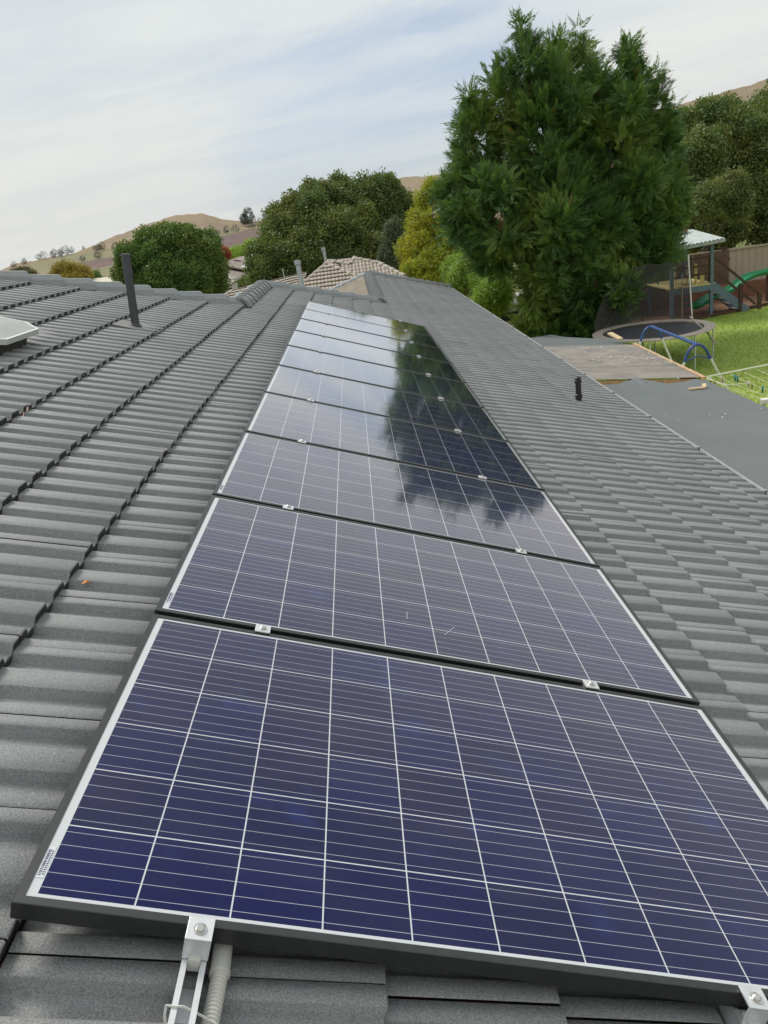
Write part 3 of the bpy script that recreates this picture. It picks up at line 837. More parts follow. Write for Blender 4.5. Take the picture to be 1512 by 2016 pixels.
# ------------------------------------------------------------------ carport / pergola roofs beside the gutter
perg = thing('pergola', 'low flat lean-to roof of dark grey sheets and a weathered brown section beside the gutter', 'pergola', (4.4, 6, GZ))
def pz_(x): return -1.50 - (x - 3.5) * .12
def sheet(name, pts, mat, thick=.03, wav=0.0, ny=2):
    mb = MB(); mb.prism([(x, y, pz_(x) + dz) for x, y, dz in pts], (0, 0, -thick)); return under(mb.build(name, mat, perg), perg)
X0, X1 = 3.62, 5.18
near_edge = [(X0, 9.18, 0), (3.95, 9.22, .0), (4.20, 9.40, .02), (4.26, 9.45, .045), (4.33, 9.38, .02), (4.6, 9.18, -.005), (4.85, 9.22, .01), (5.02, 9.34, .02), (X1, 9.36, .0)]
ne = [(x, y, dz) for x, y, dz in near_edge]
# grey membrane as a strip mesh so that its edge can ripple
def membrane(name, edge, yfar, mat):
    V = []; F = []
    rows = 24
    for r_ in range(rows + 1):
        f = r_ / rows
        for x, y, dz in edge:
            Y = y + (yfar - y) * f
            V.append((x, Y, pz_(x) + dz * max(0, 1 - f * 40) + .004 * math.sin(Y * 2.1 + x * 3)))
    n = len(edge)
    for r_ in range(rows):
        for i in range(n - 1): F.append((r_ * n + i, r_ * n + i + 1, (r_ + 1) * n + i + 1, (r_ + 1) * n + i))
    b = len(V)
    V += [(x, y, z - .02) for x, y, z in V]
    F += [tuple(i + b for i in f[::-1]) for f in F]
    for i in range(n - 1): F.append((i, i + b, i + 1 + b, i + 1))
    for i in range(n - 1):
        q = rows * n + i; F.append((q, q + 1, q + 1 + b, q + b))
    for r_ in range(rows):
        q = r_ * n; F.append((q, q + n, q + n + b, q + b)); q = r_ * n + n - 1; F.append((q, q + b, q + n + b, q + n))
    o = mesh_obj(name, V, F, mat, perg); under(o, perg)
    bm = bmesh.new(); bm.from_mesh(o.data); bmesh.ops.recalc_face_normals(bm, faces=bm.faces[:]); bm.to_mesh(o.data); bm.free(); return o
o = membrane('roof_sheet', ne, -4.0, M_sheet); o['label'] = 'large near dark grey sheet'
far_edge = [(X0, 12.45, 0), (4.4, 12.5, 0), (X1 + .03, 12.55, 0)]
o = membrane('roof_sheet', [(X0, 13.50, .0), (3.9, 13.58, .02), (4.12, 13.62, .05), (4.35, 13.52, .02), (4.8, 13.42, 0), (5.2, 13.30, 0)], 12.48, M_sheet)
o['label'] = 'narrow far dark grey sheet'
# weathered corrugated middle
V = []; F = []; nx = 10; ny_ = 150
for j in range(ny_ + 1):
    Y = 9.50 + (12.50 - 9.50) * j / ny_
    for i in range(nx + 1):
        x = X0 + (5.27 - X0) * i / nx
        V.append((x, Y, pz_(x) + .010 + .006 * math.sin(Y * 2 * math.pi / .10) + (.012 if 10.4 < Y < 11.55 else 0)))
for j in range(ny_):
    for i in range(nx): F.append((j * (nx + 1) + i, j * (nx + 1) + i + 1, (j + 1) * (nx + 1) + i + 1, (j + 1) * (nx + 1) + i))
o = mesh_obj('weathered_sheet', V, F, M_weath, perg, smooth=True); under(o, perg)
bm_ = MB()
for Y in (9.52, 12.42):
    bm_.bar((X0, Y, pz_(X0) - .085), (X1, Y, pz_(X1) - .085), .045, .14)
bm_.bar((X0, 9.34, pz_(X0) - .12), (X1 - .05, 9.34, pz_(X1) - .12), .045, .08)
under(bm_.build('rafter', M_wood, perg), perg)
for x in (X0 + .05, 4.4, X1 - .02):
    q = MB().bar((x, -3.9, pz_(x) - .075), (x, 13.3, pz_(x) - .075), .045, .09).build('beam', M_wood, perg); under(q, perg)
for Y in (-3.5, .5, 4.8, 9.4, 13.2):
    q = MB().box((5.09, Y - .045, GZ), (5.18, Y + .045, pz_(5.1) - .12)).build('post', M_wood, perg); under(q, perg)
q = MB(); q.bar((5.20, 9.42, pz_(5.2) + .01), (5.30, 12.52, pz_(5.3) + .012), .05, .035); under(q.build('edge_batten', M_wood, perg), perg)
# bits lying on the sheets
dl = MB(); rr = random.Random(8)
def flake(x, y, z, s):
    a = rr.uniform(0, 6.28); c, s_ = math.cos(a), math.sin(a)
    P = [(-1, -.35), (.2, -.6), (1, 0), (.1, .5)]
    dl.add([(x + (px * c - py * s_) * s, y + (px * s_ + py * c) * s, z + rr.uniform(.004, .012) + (.3 * s if i == 2 else 0)) for i, (px, py) in enumerate(P)], [(0, 1, 2, 3)])
for k in range(26): x = rr.uniform(3.8, 5.1); flake(x, rr.uniform(2.5, 9.2), pz_(x) + .004, rr.uniform(.008, .02))
for k in range(150):
    x = min(5.15, max(3.8, rr.gauss(4.65, .35))); flake(x, rr.choice((rr.gauss(11.9, .25), rr.gauss(11.2, .2), rr.gauss(10.6, .25))), pz_(x) + .030, rr.uniform(.008, .026))
for k in range(60): f_ = rr.random(); flake(5.16 + .08 * f_ + rr.gauss(0, .02), 9.6 + 2.8 * f_, pz_(5.2) + .05, rr.uniform(.01, .022))
tag(dl.build('leaf_litter', material('dry_leaf_litter', (.66, .60, .48), .8, var=.3, vscale=9), fix=False), 'dry pale leaf scraps scattered on the lean-to roof', 'leaf litter', kind='stuff')
wd = MB(); wd.bar((4.70, 8.72, pz_(4.7) + .016), (4.92, 8.78, pz_(4.9) + .016), .05, .02); wd.bar((4.92, 8.78, pz_(4.9) + .018), (4.97, 8.90, pz_(4.9) + .03), .05, .02)
tag(wd.build('timber_offcut', M_woodpeg), 'small pale timber offcut lying on the near dark grey sheet', 'timber offcut')
bd = MB(); bd.bar((3.95, 4.78, pz_(4) + .012), (4.9, 4.55, pz_(4.9) + .012), .05, .012)
tag(bd.build('timber_strip', M_wood), 'bare timber strip on the dark grey sheet at the right edge', 'timber strip')
pk = MB(); pk.box((4.72, 12.52, pz_(4.75) + .02), (4.95, 12.62, pz_(4.9) + .05), bev=.01)
pb_ = MB(); pb_.bar((5.031,13,-1.541), (5.131,12.7,-1.621), .10, .035, bev=.008)
tag(pb_.build('timber_plank', M_woodpeg), 'short rounded pale plank end sticking up behind the far grey sheet', 'plank')

# ------------------------------------------------------------------ swing set
sw = thing('swing_set', 'blue and white metal A-frame swing set standing on the lawn behind the lean-to', 'swing set', (6.9, 15, GZ))
def arch(A, feet, name_extra=''):
    """blue bent top with two white legs"""
    A = Vector(A)
    for sgn, foot in zip((-1, 1), feet):
        foot = Vector(foot); kn = A + Vector((sgn * .17, 0, -.12)); j = kn.lerp(foot, .10)
        pb = MB().tube([A, A + Vector((sgn * .06, 0, -.012)), A + Vector((sgn * .12, 0, -.055)), kn, j], .027, 12).build('top_bend', M_blue, sw, smooth=True); under(pb, sw)
        pl = MB().tube([j, foot], .024, 12).build('leg', M_white, sw, smooth=True); under(pl, sw)
nA, fA = (6.82, 13.5, -2.07), (6.94, 16.2, -2.09)
arch(nA, [(5.97, 13.42, GZ), (7.90, 13.55, GZ)]); arch(fA, [(6.10, 16.1, GZ), (7.80, 16.2, GZ)])
under(MB().tube([nA, fA], .032, 12).build('top_bar', M_blue, sw, smooth=True), sw)
under(MB().tube([(6.60, 13.5, -2.36), (6.84, 13.5, -2.28), (7.05, 13.5, -2.36)], .014, 8).build('brace', M_blue, sw, smooth=True), sw)
for yy in (14.0, 14.35, 14.9, 15.25, 15.7):
    q = MB(); x_ = 6.83 + (yy - 13.5) * .045
    q.tube([(x_, yy, -2.09), (x_ + rr.uniform(-.02, .02), yy, -3.3)], .013, 8); q.build('rope', M_rope, sw); under(sw.children[-1], sw)
for yy, xx in ((16.9, 7.25), (17.4, 7.5), (18.0, 7.9), (17.0, 7.75)):
    q = MB().tube([(xx, yy, GZ), (xx, yy, -3.02)], .016, 8).build('stake', M_rope, tr) if False else None
for y0_, y1_ in ((14.0, 14.35), (14.9, 15.25)):
    q = MB().box((6.80, y0_ - .04, -3.33), (6.98, y1_ + .04, -3.29), bev=.01).build('swing_seat', M_blue, sw); under(q, sw)

# ------------------------------------------------------------------ trampoline
TC = Vector((8.60, 20.65, -3.0)); TR = 1.58
tr = thing('trampoline', 'round trampoline with a beige pad ring, dark mat and torn grey safety net', 'trampoline', (TC.x, TC.y, GZ))
def ring(r0, r1, z, zt, n=64, a0=0, a1=2 * math.pi):
    mb = MB(); V = []; F = []
    for i in range(n + 1):
        a = a0 + (a1 - a0) * i / n
        for r_, zz in ((r0, z), (r1, z), (r1, z + zt), (r0, z + zt)): V.append((TC.x + r_ * math.cos(a), TC.y + r_ * math.sin(a), TC.z + zz))
    for i in range(n):
        for k in range(4): F.append((i * 4 + k, i * 4 + (k + 1) % 4, (i + 1) * 4 + (k + 1) % 4, (i + 1) * 4 + k))
    mb.add(V, F); return mb
under(ring(1.33, TR + .03, 0, .03).build('pad', M_pad, tr), tr)
mt_ = MB(); mt_.add([(TC.x + 1.34 * math.cos(a), TC.y + 1.34 * math.sin(a), TC.z - .01) for a in np.linspace(0, 2 * math.pi, 49)[:-1]], [tuple(range(48))])
under(mt_.build('jumping_mat', M_mat, tr, fix=False), tr)
for k in range(8):
    a = math.pi / 8 + k * math.pi / 4
    p0 = Vector((TC.x + TR * .98 * math.cos(a), TC.y + TR * .98 * math.sin(a), TC.z))
    q = MB().tube([p0, (p0.x, p0.y, GZ)], .02, 8).build('leg', M_alu, tr); under(q, tr)
def netmat():
    mt = bpy.data.materials.new('grey_safety_net'); mt.use_nodes = True
    t = NT(mt.node_tree); b = t.n['Principled BSDF']; b.inputs['Base Color'].default_value = (.06, .055, .055, 1); b.inputs['Roughness'].default_value = .9
    b.inputs['Alpha'].default_value = .62
    return mt
M_net = netmat()
V = []; F = []; nA_ = 30
aa = np.linspace(R(28), R(150), nA_)
for i, a in enumerate(aa):
    top = 1.62 + .12 * math.sin(i * 1.3) * .2 - (.0 if i < 14 else (i - 14) * .085) + (.16 if i == 0 else 0)
    for z in (0.03, top): V.append((TC.x + TR * math.cos(a), TC.y + TR * math.sin(a), TC.z + z))
    if i: F.append((2 * i - 2, 2 * i, 2 * i + 1, 2 * i - 1))
o = mesh_obj('safety_net', V, F, M_net, tr, smooth=True); under(o, tr)
for k, (a, h) in enumerate(((R(28), 1.80), (R(80), 1.65), (R(125), .95))):
    p0 = Vector((TC.x + (TR + .03) * math.cos(a), TC.y + (TR + .03) * math.sin(a), GZ))
    lean = Vector((-.12, 0, 0)) if k == 0 else Vector()
    q = MB().tube([p0, p0 + Vector((0, 0, TC.z - GZ)), p0 + lean + Vector((0, 0, TC.z - GZ + h))], .02, 8).build('net_pole', M_wooddk if k else M_white, tr); under(q, tr)
q = MB().tube([(9.60, 20.55, -2.75), (9.83, 19.9, -3.15), (9.9, 19.6, -3.4)], .025, 8).build('loose_pole', M_pad, tr); under(q, tr)

# ------------------------------------------------------------------ clothesline with pegs
cl = thing('clothesline', 'cream fold-down clothesline frame with taut lines over the lawn at the right edge', 'clothesline', (6.2, 9.7, GZ))
q = MB().tube([(6.25, 11.93, -2.32), (8.6, 12.15, -2.24)], .017, 10).build('far_arm', M_steelw, cl, smooth=True); under(q, cl)
q = MB().box((6.15, 9.68, -2.26), (8.6, 9.78, -2.19), bev=.01).build('near_arm', M_white, cl); under(q, cl)
for x in (6.2, 8.5):
    q = MB().tube([(x, 9.73, GZ), (x, 9.73, -2.2)], .025, 10).build('post', M_steelw, cl); under(q, cl)
q = MB().tube([(6.28, 11.93, -2.32), (6.38, 11.3, -2.34), (6.7, 11.2, -2.33)], .010, 8).build('brace', M_steelw, cl, smooth=True); under(q, cl)
lx = [6.33, 6.50, 6.72, 6.96, 7.20, 7.46, 7.74, 8.02, 8.3]
def line_pt(i, f):
    return Vector((lx[i] + (lx[i] - 6.33) * -.03 * f, 11.93 - 2.17 * f, -2.32 + .07 * f - .05 * math.sin(math.pi * f)))
for i in range(len(lx)):
    q = MB().tube([line_pt(i, f) for f in (0, .25, .5, .75, 1)], .0035, 6).build('washing_line', M_steelw, cl); under(q, cl)
def peg(p, mat, label):
    t_ = thing('clothes_peg', label, 'clothes peg', p, group='clothes pegs on the line'); t_.scale = (1.35,) * 3
    for s_ in (-1, 1):
        q = MB(); q.box((-.007, -.005, -.055), (.007, .005, .022), Matrix.Rotation(s_ * .16, 4, 'Y') @ Matrix.Translation((s_ * .005, 0, 0)), bev=.001); q.build('peg_half', mat, t_)
    MB().tube([(0, -.008, -.004), (0, .008, -.004)], .005, 8).build('peg_spring', M_bolt, t_)
peg(line_pt(0, .06), M_whitepeg, 'white clothes peg nearest the corner of the clothesline frame')
peg(line_pt(0, .14), M_woodpeg, 'wooden clothes peg hanging lowest beside the pergola sheet')
peg(line_pt(1, .10), M_woodpeg, 'lone wooden peg on the second line by the frame corner')
peg(line_pt(2, .09), M_tealpeg, 'teal peg close to the far arm, left of a pair')
peg(line_pt(2, .13), M_tealpeg, 'teal peg close to the far arm, right of a pair')
peg(line_pt(2, .30), M_whitepeg, 'white peg in the middle of the third line')
peg(line_pt(2, .36), M_woodpeg, 'wooden peg in the middle of the third line')
peg(line_pt(2, .52), M_tealpeg, 'single teal peg farthest along the third line')

# ------------------------------------------------------------------ play house with slide
ph = thing('playhouse', 'raised wooden play platform with slate blue posts, stair and pale corrugated roof', 'playhouse', (13, 27.5, GZ))
def add(q, root=ph): return under(q, root)
zf = -2.80    # platform
for (x, y, zt) in ((13.02, 27.0, -1.38), (11.62, 27.0, -1.46), (13.02, 29.2, -1.22), (11.62, 29.2, -1.3)):
    add(MB().bar((x, y, GZ), (x, y, zt), .11, .11).build('post', M_postblue, ph))
add(MB().box((11.5, 26.93, zf - .22), (13.1, 27.0 - .06, zf - .02)).build('fascia', M_postblue, ph))
add(MB().box((13.09, 26.98, zf - .22), (13.14, 29.25, zf - .02)).build('fascia', M_postblue, ph))
add(MB().box((11.5, 26.95, zf - .02), (13.12, 29.3, zf + .02)).build('deck', M_yellow, ph))
# corrugated roof
V = []; F = []
for j in range(61):
    x = 11.25 + (13.35 - 11.25) * j / 60
    for i, y in enumerate((26.75, 29.5)):
        V.append((x, y, -1.42 + .10 * (x - 11.25) / 2.1 + .26 * i + .018 * math.sin(j * math.pi / 2.0)))
    if j: F.append((2 * j - 2, 2 * j, 2 * j + 1, 2 * j - 1))
add(mesh_obj('roof', V, F, M_zinc, ph))
add(MB().bar((11.25, 26.73, -1.49), (13.36, 26.73, -1.39), .03, .10).build('roof_fascia', M_zinc, ph))
add(MB().bar((13.36, 26.73, -1.39), (13.36, 29.5, -1.13), .03, .08).build('roof_fascia', M_zinc, ph))
# rails and boards
for h in (.35, .62, .9): add(MB().bar((11.6, 27.0, zf + h), (13.0, 27.0, zf + h + .02), .04, .07).build('rail', M_wooddk, ph))
for h in (.45, .9): add(MB().bar((11.6, 29.25, zf + h), (13.0, 29.25, zf + h), .04, .07).build('rail', M_wooddk, ph))
add(MB().bar((13.02, 27.05, zf + .05), (13.02, 27.05, zf + .95), .13, .13).build('newel', M_wooddk, ph))
for x, w_ in ((12.25, .10), (12.55, .16), (12.30 - .5, .2)): add(MB().bar((x, 27.2, zf + .03), (x, 27.2, zf + .72), w_, .03).build('board', M_yellow, ph))
add(MB().box((12.72, 27.2, zf + .03), (12.86, 27.23, zf + .38)).build('board', M_yellow, ph))
# stair with stringers, treads, hand rail
for y in (27.0, 27.8):
    add(MB().bar((13.05, y, zf - .05), (14.32, y, GZ + .02), .06, .26).build('stringer', M_postblue, ph))
for k in range(5):
    f = (k + .6) / 5.4; x = 13.08 + 1.22 * f; z = zf - .10 + (GZ - zf) * f
    add(MB().box((x - .12, 27.05, z), (x + .12, 27.76, z + .035)).build('tread', M_pad, ph))
add(MB().bar((13.05, 26.98, zf + .92), (14.75, 26.98, -3.42), .05, .08).build('handrail', M_wooddk, ph))
add(MB().bar((13.05, 26.98, zf + .45), (14.60, 26.98, -3.72), .05, .08).build('handrail', M_wooddk, ph))
add(MB().bar((14.05, 26.98, GZ), (14.05, 26.98, -2.95), .10, .10).build('newel', M_wooddk, ph))
add(MB().bar((14.75, 27.0, GZ), (14.75, 27.0, -3.35), .12, .12).build('newel', M_wooddk, ph))
for y in (26.9,):
    add(MB().tube([(11.95, y, -3.9), (11.95, y, -2.3)], .02, 8).build('rope_ladder', M_rope, ph))
    for z in np.arange(-3.8, -2.4, .22): add(MB().tube([(11.95, y, z), (12.2, y, z)], .018, 6).build('rung', M_redplay, ph))

# wavy green slide behind the stair
sl = thing('slide', 'wavy bright green plastic slide running down behind the play stair', 'slide', (14.2, 28.2, GZ))
path = [(16.367,28.6,-2.83), (15.79,28.5,-2.927), (15.23,28.4,-2.899), (14.715,28.3,-3.039), (14.3,28.2,-3.338), (13.786,28.1,-3.386), (13.38,27.9,-3.457), (12.96,27.7,-3.597), (12.658,27.6,-3.654)]
V = []; F = []
sec = [(-.26, .12), (-.24, .02), (-.12, -.02), (.12, -.02), (.24, .02), (.26, .12), (.28, .12), (.26, -.01), (.12, -.05), (-.12, -.05), (-.26, -.01), (-.28, .12)]
for i, p in enumerate(path):
    p = Vector(p); a = Vector(path[max(0, i - 1)]); b_ = Vector(path[min(len(path) - 1, i + 1)]); d = (b_ - a).normalized()
    side = d.cross(Vector((0, 0, 1))).normalized(); up = side.cross(d)
    for x, z in sec: V.append(p + side * x + up * z)
    if i:
        n = len(sec)
        for k in range(n): F.append(((i - 1) * n + k, (i - 1) * n + (k + 1) % n, i * n + (k + 1) % n, i * n + k))
o = mesh_obj('chute', V, F, M_green, sl, smooth=True); under(o, sl)
md = o.modifiers.new('sub', 'SUBSURF'); md.levels = 1; md.render_levels = 2
for a, z in ((path[3], 0), (path[1], 0)):
    q = MB().bar((a[0], a[1], GZ), (a[0], a[1], a[2] - .06), .09, .09).build('support', M_wooddk, sl); under(q, sl)

# low retaining wall behind the bark, fence beyond
rt = MB(); 
for k in range(3): rt.box((9.0, 30.2 + k * .02, GZ + k * .20), (24.0, 30.32 + k * .02, GZ + .195 + k * .20))
tag(rt.build('retaining_wall', material('rust_brown_sleepers', (.24, .11, .06), .85, var=.35, vscale=4, bump=.4)), 'low rust brown sleeper wall behind the playhouse', 'retaining wall')
fn = thing('fence', 'beige steel fence with dark posts at the back of the garden', 'fence', (14, 31, GZ))
V = []; F = []; n = 420
for i in range(n + 1):
    x = 7.5 + 18.5 * i / n; ph_ = (i % 12) / 12.0; y = 31.0 - (.02 if .15 < ph_ < .4 or .6 < ph_ < .85 else 0.0)
    V += [(x, y, GZ - .1), (x, y, -2.15)]
    if i: F.append((2 * i - 2, 2 * i, 2 * i + 1, 2 * i - 1))
under(mesh_obj('fence_sheet', V, F, M_fence, fn), fn)
under(MB().box((7.5, 30.93, -2.16), (26, 31.05, -2.10)).build('top_rail', M_fence, fn), fn)
for x in (8.0, 10.4, 12.8, 15.25, 17.9, 20.4): under(MB().box((x - .09, 30.90, GZ), (x + .09, 31.04, -2.0)).build('post', M_wooddk, fn), fn)
sf = thing('timber_screen', 'dark brown timber board screen between the playhouse and the beige fence', 'timber screen', (14.6, 30.6, GZ))
q = MB()
for k in range(13): q.box((13.55 + k * .135, 30.62, GZ), (13.55 + k * .135 + .128, 30.65, -2.08 - .01 * (k % 3)))
under(q.build('boards', material('brown_boards', (.16, .095, .065), .8, var=.3, vscale=5), sf), sf)
under(MB().box((13.5, 30.66, -2.5), (15.35, 30.72, -2.4)).build('rail', M_wooddk, sf), sf)

# ------------------------------------------------------------------ neighbouring beige roof
nh = thing('neighbour_house', 'neighbouring house with a beige tiled hip roof and two metal flues', 'house', (0, 33, -6))
def local(q): return under(q, nh)
nS = Vector((0, -math.sin(R(20)), math.cos(R(20)))); dS = (0, -math.cos(R(20)), -math.sin(R(20)))
def polyface(pts, D, T, N, gauge, mat, seed, step=.03, roll=1.0):
    D, T, N = Vector(D), Vector(T), Vector(N); O = Vector(pts[0])
    ss = [(Vector(p) - O).dot(D) for p in pts]; ts = [(Vector(p) - O).dot(T) for p in pts]
    s0, s1, t0, t1 = min(ss) - .3, max(ss) + .3, min(ts) - .3, max(ts) + .3
    cs = list(np.arange(s0, s1 + gauge, gauge))
    return local(tile_face('roof', O, D, T, N, cs, t0, t1, lambda t: -99, lambda t: 99, mat, nh, step=step, roll=roll, coarse=True, poly=pts, seed=seed, jit=1.5))
F3 = [(-0.348,34.1,-0.539), (0.721,34,-0.576), (1.703,33.221,-0.859), (2.696,31.61,-1.446), (3.115,30.105,-1.994), (1.102,29.669,-2.152), (0.632,31.533,-1.474)]
F2 = [(-0.348,34.1,-0.539), (1.06,31.762,-1.39), (1.673,29.499,-2.214), (0.243,28.344,-2.635), (-2.228,29.839,-2.09), (-1.878,31.729,-1.402)]
F2 = [tuple(Vector(p) + nS * .012) for p in F2]
polyface(F3, dS, (1, 0, 0), nS, .34, M_btile, 21, step=.010, roll=.8)
polyface(F2, dS, (1, 0, 0), nS, .36, M_btile, 22, step=.045, roll=.5)
F1 = [(-1.405,35,-0.953), (-4.627,33.5,-1.17), (-5.047,32.112,-1.422), (-4.433,28.848,-2.045), (-2.113,27.957,-2.258), (-1.633,32.419,-1.432)]
r1a, r1b = Vector((-1.405,35,-0.953)), Vector((-4.627,33.5,-1.17))
T1 = (r1a - r1b).normalized(); N1 = T1.cross(Vector((-3.819,30.5,-1.748)) - r1b).normalized()
if N1.z < 0: N1 = -N1
D1 = T1.cross(N1).normalized()
if D1.z > 0: D1 = -D1
polyface(F1, D1, T1, N1, .36, M_btile, 23, step=.045, roll=.5)
BC = cap_mesh('beige_ridge_cap', M_bcap, w=.105, h=.055, L=.42)
def bcaps(a, b_):
    caps(a, b_, BC, nh, pitch=.40, lift=.0)
bcaps((-1.878,31.685,-1.419), (-0.349,34.05,-0.558))
bcaps((1.154,31.641,-1.434), (-0.36,33.751,-0.666))
bcaps((0.536,33.457,-0.774), (-0.348,34.1,-0.539))
bcaps((2.641,31.673,-1.423), (1.703,33.221,-0.859)); bcaps((1.703,33.221,-0.859), (0.721,34,-0.576)); bcaps((0.536,33.457,-0.774), (0.721,34,-0.576))
bcaps((-5.047,32.112,-1.422), (-4.627,33.5,-1.17))
def flue(x, y, ytop, xt, Yd, r_):
    pass
for (b0_, t0_, rad) in ((Vector((-1.462,31,-1.263)), Vector((-1.507,31.3,-0.252)), .115), (Vector((-0.541,36,-0.755)), Vector((-0.596,36.2,-0.053)), .085)):
    d = (t0_ - b0_).normalized()
    q = local(MB().tube([b0_ - d * .5, b0_.lerp(t0_, .84), b0_.lerp(t0_, .84), t0_], [rad * .85, rad * .85, rad * 1.15, rad * 1.15], 16).build('flue', M_zinc, nh, smooth=True))
q = local(MB().tube([(-2.483,35.5,-1.077), (-2.495,35.5,-0.638)], .02, 6).build('antenna_mast', M_alu, nh))
nw = MB(); nw.box((-7.0, 27.5, -6), (3.5, 38.0, -3.1)); local(nw.build('wall', M_cream, nh))

# far brown-roofed house, and a pale building at the left
fh = thing('far_house', 'distant house with a brown tiled roof between the two round trees', 'house', (-9.6, 76, -6))
def quad(root, name, pts, mat, th=.1):
    o = MB().prism(pts, (0, 0, -th)).build(name, mat, root); return under(o, root)
quad(fh, 'roof', [(-11.122,72,-1.13), (-10.241,78,-0.898), (-7.887,80,-0.872), (-7.439,74,-1.732), (-9.035,71,-1.792)], M_brtile)
quad(fh, 'roof', [(-11.342,70,-2.185), (-10.961,73,-1.378), (-9.004,73.5,-1.671), (-7.44,72,-2.328), (-7.814,68,-2.368), (-9.217,66,-2.53)], M_brtile)
quad(fh, 'skylight', [(-9.452,74.8,-1.453), (-8.885,76.8,-1.215), (-8.484,77,-1.279), (-8.412,74.5,-1.625)], M_zinc, .02)
quad(fh, 'eave', [(-9.228,71.5,-1.535), (-8.26,72.5,-1.545), (-7.626,72.5,-1.588), (-7.784,70.5,-1.892), (-8.516,70.5,-1.75)], M_white)
under(MB().tube([(-9.986,75,-1.391), (-9.924,75,-1.084)], .35, 8).build('vent', M_wooddk, fh), fh)
under(MB().box((-13, 70, -6), (-6.5, 77, -2.9)).build('wall', M_cream, fh), fh)
gh = thing('garden_shed', 'small white shed with a dark doorway in front of the distant brown roof', 'shed', (-5.831,40,-1.665))
gp = Vector((-5.831,40,-1.665))
under(MB().box((gp.x - .75, gp.y, gp.z - 3), (gp.x + .35, gp.y + 1.6, gp.z + .35)).build('wall', M_white, gh), gh)
under(MB().prism([(gp.x - .85, gp.y - .1, gp.z + .36), (gp.x + .5, gp.y - .1, gp.z + .72), (gp.x + .5, gp.y + 1.7, gp.z + .72), (gp.x - .85, gp.y + 1.7, gp.z + .36)], (0, 0, -.08)).build('roof', M_white, gh), gh)
under(MB().box((gp.x, gp.y - .02, gp.z - .5), (gp.x + .28, gp.y + .0, gp.z + .25)).build('doorway', M_wooddk, gh), gh)
pb2 = thing('pale_building', 'pale flat building behind the ridge, left of the round tree', 'building', (-18, 62, -6))
quad(pb2, 'roof', [(-18.845,60,-0.521), (-17.97,62,-0.627), (-16.633,58,-0.936), (-17.843,57,-0.837)], M_cream, .3)
under(MB().box((-19.3, 59, -6), (-16.4, 62, -1.1)).build('wall', M_cream, pb2), pb2)

# white caravan-like van half hidden by the conifer
vn = thing('white_van', 'white van parked under the edge of the big conifer', 'van', (5.8, 29, GZ))
c0 = Vector((6.279,28.5,-2.974))
q = MB(); q.box((c0.x - .75, c0.y - .3, GZ + .35), (c0.x + 1.25, c0.y + 3.6, c0.z + .25), bev=.12); under(q.build('body', M_white, vn), vn)
q = MB(); q.box((c0.x - .62, c0.y - .315, c0.z - .30), (c0.x + 1.1, c0.y - .29, c0.z + .02)); under(q.build('rear_window', M_mat, vn), vn)
q = MB(); q.box((c0.x - .70, c0.y - .32, c0.z - .60), (c0.x + 1.2, c0.y - .29, c0.z - .52)); under(q.build('stripe', M_green, vn), vn)
for sx in (-.6, 1.1):
    for dy in (.5, 2.8):
        q = MB().tube([(c0.x + sx - .1, c0.y + dy, GZ + .32), (c0.x + sx + .1, c0.y + dy, GZ + .32)], .32, 16).build('wheel', M_black, vn); under(q, vn)

# ------------------------------------------------------------------ trees
def tpl_spray(seed):
    """flat feathery spray: stem along +Z, blunt overlapping branchlets in the YZ plane, drooping tip"""
    rg = np.random.default_rng(seed); V = []; F = []
    n = 7
    for i in range(n):
        f = i / n; z = .04 + .86 * f; bend = .20 * z * z
        for s in (-1, 1):
            L = (.40 - .28 * f) * rg.uniform(.8, 1.2); a = R(rg.uniform(28, 46)); w = .050 * (1 - .3 * f)
            dy, dz, dx = math.sin(a) * s * L, math.cos(a) * L, rg.normal(0, .10) * L + .05 * L
            b = len(V)
            V += [(bend, 0, z), (bend + dx * .5, dy * .55 - s * w * .5, z + dz * .55 + w * .5), (bend + dx, dy, z + dz), (bend + dx * .5, dy * .60 + s * w * .45, z + dz * .45 - w * .5)]
            F += [(b, b + 1, b + 2), (b, b + 2, b + 3)]
    b = len(V); V += [(.12, -.035, .74), (.12, .035, .74), (.28, 0, 1.25)]; F.append((b, b + 1, b + 2))
    return np.array(V), np.array(F)
def tpl_cluster(seed, n=11, lw=.20, ll=.34, flat=.7):
    rg = np.random.default_rng(seed); V = []; F = []
    for i in range(n):
        c = rg.normal(0, 1, 3); c = c / np.linalg.norm(c) * rg.uniform(.25, 1.0) ** .7 * .55
        u = rg.normal(0, 1, 3) + c * 1.2 + np.array([0, 0, .35]); u /= np.linalg.norm(u)
        w = np.cross(u, rg.normal(0, 1, 3)); w /= np.linalg.norm(w)
        b = len(V); l_, w_ = ll * rg.uniform(.7, 1.2), lw * rg.uniform(.7, 1.1)
        V += [c - u * l_ * .5, c + w * w_ * .5 - u * .05 * l_, c + u * l_ * .5, c - w * w_ * .5 - u * .05 * l_]
        F.append((b, b + 1, b + 2)); F.append((b, b + 2, b + 3))
    return np.array(V), np.array(F)
SPR = [tpl_spray(s) for s in range(4)]
CLU = [tpl_cluster(s, 15, .15, .24) for s in range(4)]
NARROW = [tpl_cluster(s + 20, 12, .11, .42) for s in range(4)]

